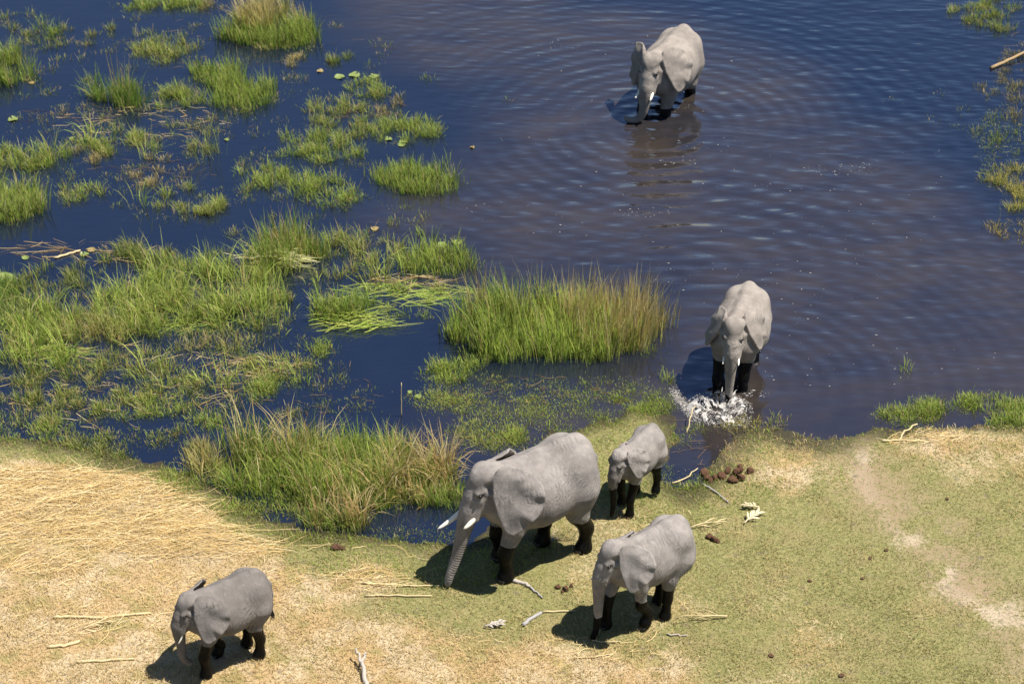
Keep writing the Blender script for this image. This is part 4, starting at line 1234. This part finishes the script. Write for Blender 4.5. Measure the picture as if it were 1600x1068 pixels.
dung('dung_lump', 'small orange dung bits between the two front elephants', 885, 920, [(872, 918, .06, 0), (884, 921, .07, 0), (893, 916, .05, 0), (879, 925, .04, 0)], M_FRESH)
CLODS = [(1265, 908, .06, 'reddish clod on the open turf right of the stepping elephant'), (1347, 904, .05, 'dark clod on the open turf by the trail'), (1205, 1025, .07, 'reddish clod near the bottom edge of the turf'),
         (1315, 1056, .08, 'brown clod at the bottom edge right of centre'), (1480, 780, .06, 'grey clod right of the trail'),
         (1385, 860, .06, 'reddish clod beside the trail'), (1360, 872, .06, 'flat brown clod left of the trail'), ]
for k, (px, py, r, lab) in enumerate(CLODS):
    w = onground(px, py)
    o = link('clod', DB[k % 3].copy(), None, None, w + Vector((0, 0, r * 0.4)))
    o.data.materials.append(M_FRESH if 'red' in lab else M_DUNG)
    o.scale = (r * 0.7, r * 0.55, r * 0.25)
    o.rotation_euler = (0, 0, k * 1.3)
    tag(o, lab, 'clod', 'clods of dung on the turf')

# stems, sticks, driftwood
def stem(name, label, pts, r0, r1, mat, cat='stem', lift=0.03, group=None, seg=7, wob=0.012):
    """pts: survey points (px, py[, height above ground])."""
    w = [onground(p[0], p[1]) + Vector((0, 0, lift + (p[2] if len(p) > 2 else 0))) for p in pts]
    P = np.array([list(v) for v in w])
    n = 4 * (len(P) - 1) + 1
    g = np.linspace(0, len(P) - 1, n)
    Q_ = np.stack([np.interp(g, np.arange(len(P)), P[:, k]) for k in range(3)], 1)
    Q_[1:-1] += np.random.default_rng(int(pts[0][0])).normal(0, wob, Q_[1:-1].shape) * (1, 1, 0.4)
    o0 = Q_[0].copy()
    me = tube_mesh(name, Q_ - o0, np.linspace(r0, r1, n), seg)
    o = link(name, me, mat, None, o0)
    if label:
        tag(o, label, cat, group)
    return o
SG = 'dry stems on the ground'
stem('dry_reed', 'pale curved dry stem on the straw left of the lone young elephant', [(82, 966), (110, 964), (160, 966), (236, 959)], .030, .022, M_REED, group=SG)
stem('dry_reed', 'short bent stem below the pale curved stem at the lower left', [(75, 1012), (100, 1010), (125, 1003)], .030, .030, M_REED, group=SG)
stem('dry_reed', 'straight pale stem lying flat near the lower left corner', [(118, 1036), (160, 1033), (210, 1030)], .025, .02, M_REED, group=SG)
stem('dry_reed', 'upper one of two long straw stems at the trunk tip of the largest elephant', [(566, 912), (640, 917), (688, 916)], .020, .012, M_REED, group=SG, wob=.006)
stem('dry_reed', 'lower one of two long straw stems at the trunk tip of the largest elephant', [(570, 932), (620, 931), (675, 932)], .018, .012, M_REED, group=SG, wob=.006)
stem('dry_reed', 'long straw stem in front of the stepping young elephant', [(848, 957), (880, 956), (900, 955)], .018, .01, M_REED, group=SG, wob=.006)
stem('dry_reed', 'thin straw stem at the bottom centre', [(895, 1029), (930, 1028), (958, 1023)], .014, .01, M_REED, group=SG)
stem('dry_reed', 'thin straw stem below the raised foot of the stepping young elephant', [(925, 1002), (950, 1004), (970, 1003)], .014, .01, M_REED, group=SG)
stem('dry_reed', 'straw stem on the turf right of the stepping young elephant', [(1042, 991), (1060, 994), (1074, 993)], .016, .01, M_BONE, group=SG)
stem('dry_reed', 'bent straw stem at the water edge of the right bank', [(1378, 690), (1400, 689), (1425, 689), (1445, 690)], .022, .016, M_REED, group=SG)
stem('dry_reed', 'slanting straw stem at the water edge of the right bank', [(1404, 688), (1412, 680, .1), (1432, 673, .15)], .022, .014, M_REED, group=SG)
stem('dry_reed', 'tall pale stem standing in the dark pool behind the sedge clump', [(627, 650, -.05), (628, 650, .5), (629, 650, .85)], .014, .008, M_REED, lift=0, wob=.004)
stem('dry_reed', 'bent orange stem in the mud left of the splash', [(1073, 676, 0), (1077, 668, .2), (1085, 656, .35)], .016, .010, M_REED, lift=0)
stem('dry_reed', 'straw stem lying in the left channel', [(85, 404), (105, 399), (126, 393)], .030, .025, M_REED)
stem('fallen_stick', 'slanting brown stick on the turf above the stepping young elephant', [(1098, 757), (1116, 768), (1138, 786)], .018, .014, M_WOOD, 'stick')
stem('fallen_stick', 'curved straw stick by the water right of the calf', [(1050, 756), (1072, 748), (1090, 736, .05)], .018, .010, M_REED, 'stick')
stem('fallen_stick', 'brown stick floating at the right edge of the channel', [(1548, 108), (1575, 98, .05), (1604, 86, .1)], .05, .035, M_BROWNREED, 'stick')
stem('driftwood', 'white bark strip at the front foot of the largest elephant', [(800, 908), (815, 911), (828, 917)], .040, .030, M_BONE, 'driftwood')
stem('driftwood', 'thin twig below the white bark strip', [(828, 918), (838, 926), (848, 935)], .022, .012, M_WOOD, 'driftwood')
stem('driftwood', 'grey flat log on the turf between the front elephants', [(817, 978), (830, 968), (846, 958)], .040, .030, M_WOOD, 'driftwood')
def fork():
    o = stem('forked_stick', 'bleached forked stick at the bottom edge left of centre', [(572, 1075), (570, 1058, .05), (566, 1044, .12)], .045, .035, M_BONE, 'stick')
    for pts in ([(566, 1044, .12), (561, 1036, .18), (556, 1029, .22)], [(566, 1044, .12), (570, 1038, .16), (572, 1032, .18)]):
        q = stem('prong', None, pts, .032, .016, M_BONE)
        q.parent = o
        q.location = q.location - o.location
fork()
def dry_leaf(name, label, px, py, az, L, n, mat, wl, cat='palm leaf', fan=1.0):
    c = onground(px, py) + Vector((0, 0, 0.03))
    root = empty(name, c, az)
    tag(root, label, cat)
    g = np.linspace(0, 1, 9)
    pts = np.stack([g * L, 0.06 * L * np.sin(g * 3), 0.02 + 0.10 * L * np.sin(g * 2.6)], 1)
    link('stalk', tube_mesh('stalk', pts, np.linspace(.016, .008, 9), 6), mat, root)
    r = np.random.default_rng(int(px))
    for k in range(n):
        t = 0.25 + 0.75 * k / n
        b = np.array([np.interp(t, g, pts[:, j]) for j in range(3)])
        s = 1 if k % 2 else -1
        a = s * (0.5 + 0.5 * r.random()) * (1.1 - 0.5 * t) * fan
        ln = wl * (0.7 + 0.5 * r.random())
        d = np.array([math.cos(a), math.sin(a), 0.25 * r.random()])
        sd = np.array([-math.sin(a), math.cos(a), 0.3])
        w = 0.022 if fan > 0.8 else 0.010
        v = [b - sd * w * .4, b + sd * w * .4, b + d * ln * .5 + sd * w + (0, 0, .02), b + d * ln * .5 - sd * w + (0, 0, .02), b + d * ln + (0, 0, -.02 * r.random())]
        v2 = [q - np.array([0, 0, .006]) for q in v]
        me = bpy.data.meshes.new('leaflet')
        me.from_pydata([list(q) for q in v + v2], [], [(0, 1, 2, 3), (3, 2, 4), (8, 7, 6, 5), (9, 7, 8), (0, 3, 8, 5), (3, 4, 9, 8), (4, 2, 7, 9), (2, 1, 6, 7), (1, 0, 5, 6)])
        link('leaflet', me, mat, root)
dry_leaf('dry_palm_leaf', 'withered feathery palm leaf lying on the turf right of the calf', 1163, 820, 0.75, 0.42, 12, M_PALM, 0.20)
dry_leaf('dry_palm_leaf', 'smaller withered leaf tip above the feathery palm leaf', 1186, 795, 2.9, 0.28, 8, M_PALM, 0.15)
dry_leaf('dry_reed_bunch', 'broken straw bunch behind the stepping young elephant', 1078, 827, 0.15, 0.60, 4, M_REED, 0.40, 'reed bunch', 0.5)
dry_leaf('dry_reed_bunch', 'broken straw bunch on the turf right of the feet of the stepping young elephant', 1136, 965, 3.2, 0.65, 4, M_REED, 0.45, 'reed bunch', 0.45)
dry_leaf('dry_reed_bunch', 'small white shredded bark beside the grey flat log', 757, 981, 0.1, 0.30, 8, M_BONE, 0.14, 'bark')
dry_leaf('dry_reed_bunch', 'broken straw bunch in the lower left grass', 130, 985, 0.3, 0.5, 3, M_REED, 0.35, 'reed bunch', 0.5)

# splash and foam
def mat_foam():
    m = NT('foam')
    ob = m.n('TexCoord').outputs['Object']
    n = m.noise(ob, 9.0, 4)
    col = m.mix(n, (0.50, 0.45, 0.39), (0.84, 0.82, 0.79))
    b = m.n('BsdfPrincipled', {'Base Color': col, 'Roughness': 0.25, 'IOR': 1.33, 'Specular IOR Level': 0.6, 'Transmission Weight': 0.2})
    tr = m.n('BsdfTransparent')
    mx = m.n('MixShader', {0: 0.30})
    m.t.links.new(b.outputs[0], mx.inputs[1])
    m.t.links.new(tr.outputs[0], mx.inputs[2])
    return m.surf(mx.outputs[0])
M_FOAM = mat_foam()
OCT = np.array([(1, 0, 0), (-1, 0, 0), (0, 1, 0), (0, -1, 0), (0, 0, 1), (0, 0, -1)], float)
OCF = np.array([(0, 2, 4), (2, 1, 4), (1, 3, 4), (3, 0, 4), (2, 0, 5), (1, 2, 5), (3, 1, 5), (0, 3, 5)])
def drops(c, r, stretch=None):
    n = len(c)
    s = np.repeat(r[:, None, None], 6, 1) * OCT[None] * (0.7 + 0.6 * rng.random((n, 6, 1)))
    if stretch is not None:
        s = s * stretch[:, None, :]
    return (c[:, None] + s).reshape(-1, 3), (np.arange(n)[:, None, None] * 6 + OCF[None]).reshape(-1, 3)
def splash():
    cx, cy = map(float, ground(1122, 640))
    v, f, nv = [], [], 0
    def put(a, b):
        nonlocal nv
        v.append(a)
        f.append(b + nv)
        nv += len(a)
    # torn crown of water: a polar sheet full of holes
    na, nr = 150, 22
    A, T = np.meshgrid(np.linspace(0, 2 * math.pi, na, endpoint=False), np.linspace(0, 1, nr), indexing='ij')
    rag = fbm(np.cos(A) * 5 + 9, np.sin(A) * 5 + T * 2.5, 171)
    rad = 0.10 + 0.46 * T * (0.75 + 0.5 * rag)
    zz = np.sin(np.clip(T, 0, 1) * math.pi) ** 0.8 * (0.02 + 0.42 * np.clip(rag - 0.30, 0, 1)) + 0.035 * fbm(A * 9, T * 9, 173) + 0.006
    S = np.stack([rad * 1.1 * np.cos(A), rad * 0.9 * np.sin(A) - 0.05, zz], 2).reshape(-1, 3)
    ii = np.arange(na * nr).reshape(na, nr)
    jj = np.roll(ii, -1, axis=0)
    quad = np.stack([ii[:, :-1].ravel(), jj[:, :-1].ravel(), jj[:, 1:].ravel(), ii[:, 1:].ravel()], 1)
    hole = fbm(S[:, 0] * 11, S[:, 1] * 11, 179, 3)[quad].mean(1) > 0.47
    quad = quad[~hole]
    put(S, np.concatenate([quad[:, [0, 1, 2]], quad[:, [0, 2, 3]]]))
    N = 1500
    a = rng.random(N) * 2 * math.pi
    e = rng.random(N) ** 0.7
    rr = 0.12 + 0.56 * e
    h = 0.02 + np.abs(0.30 * np.sin(np.clip(e, 0, 1) * math.pi) * rng.random(N) * (0.4 + 1.1 * fbm(np.cos(a) * 5 + 9, np.sin(a) * 5, 171)))
    c = np.stack([rr * 1.1 * np.cos(a), rr * 0.9 * np.sin(a) - 0.05, h], 1)
    put(*drops(c, 0.004 + 0.011 * rng.random(N) ** 3, np.stack([np.ones(N), np.ones(N), 1 + rng.random(N)], 1)))
    # thrown strands of water
    for k in range(26):
        a0 = rng.random() * 2 * math.pi
        r0 = 0.15 + 0.2 * rng.random()
        ln = 0.15 + 0.30 * rng.random()
        g = np.linspace(0, 1, 6)
        r = r0 + ln * g
        z = 0.05 + (0.25 + 0.35 * rng.random()) * g - 0.38 * g * g
        aa = a0 + rng.normal(0, 0.25) * g
        t, q, _ = tube(np.stack([r * np.cos(aa), r * 0.85 * np.sin(aa) - 0.05, np.maximum(z, 0.01)], 1), 0.012 * (1 - 0.8 * g) * (0.5 + rng.random(6)), 5)
        tri = np.concatenate([q[:, [0, 1, 2]], q[:, [0, 2, 3]]])
        put(t, tri)
    # foam rim drawn along the mud, to the left
    M = 1500
    t = rng.random(M)
    px = np.interp(t, [0, .3, .6, 1], [1052, 1066, 1085, 1170]) + rng.normal(0, 3.5, M)
    py = np.interp(t, [0, .3, .6, 1], [612, 632, 652, 662]) + rng.normal(0, 4, M)
    x, y = ground(px, py)
    put(*drops(np.stack([x - cx, y - cy, 0.01 + 0.03 * rng.random(M)], 1), 0.004 + 0.012 * rng.random(M) ** 2))
    me = make_mesh('water_splash', np.concatenate(v), np.concatenate(f))
    o = link('water_splash', me, M_FOAM, None, (cx, cy, 0.0))
    tag(o, 'white water splashing round the feet of the elephant coming ashore', 'splash', kind='stuff')
splash()
def foam_flecks():
    v, f, nv = [], [], 0
    for (px, py, rx, ry, n) in ((1320, 265, 60, 12, 150), (1250, 295, 90, 10, 60), (1000, 335, 50, 10, 80), (1180, 615, 22, 8, 90), (900, 330, 160, 40, 90), (1150, 430, 120, 20, 60), (1230, 330, 300, 160, 260), (880, 70, 40, 8, 40),
                                (1040, 170, 40, 10, 40), (1220, 480, 80, 60, 90), (1000, 150, 250, 110, 120), (1300, 560, 260, 60, 140), (1060, 240, 50, 20, 40)):
        x, y = ell(px, py, rx, ry, max(8, n // 2))
        n = len(x)
        r = 0.004 + 0.012 * rng.random(n) ** 3
        a, b = drops(np.stack([x, y, np.full(n, 0.004)], 1), r, np.stack([1 + 2 * rng.random(n), np.ones(n), np.full(n, 0.5)], 1))
        v.append(a)
        f.append(b + nv)
        nv += len(a)
    tag(link('foam_flecks', make_mesh('foam_flecks', np.concatenate(v), np.concatenate(f)), M_FOAM), 'white foam flecks drifting on the muddy channel', 'foam', kind='stuff')
foam_flecks()
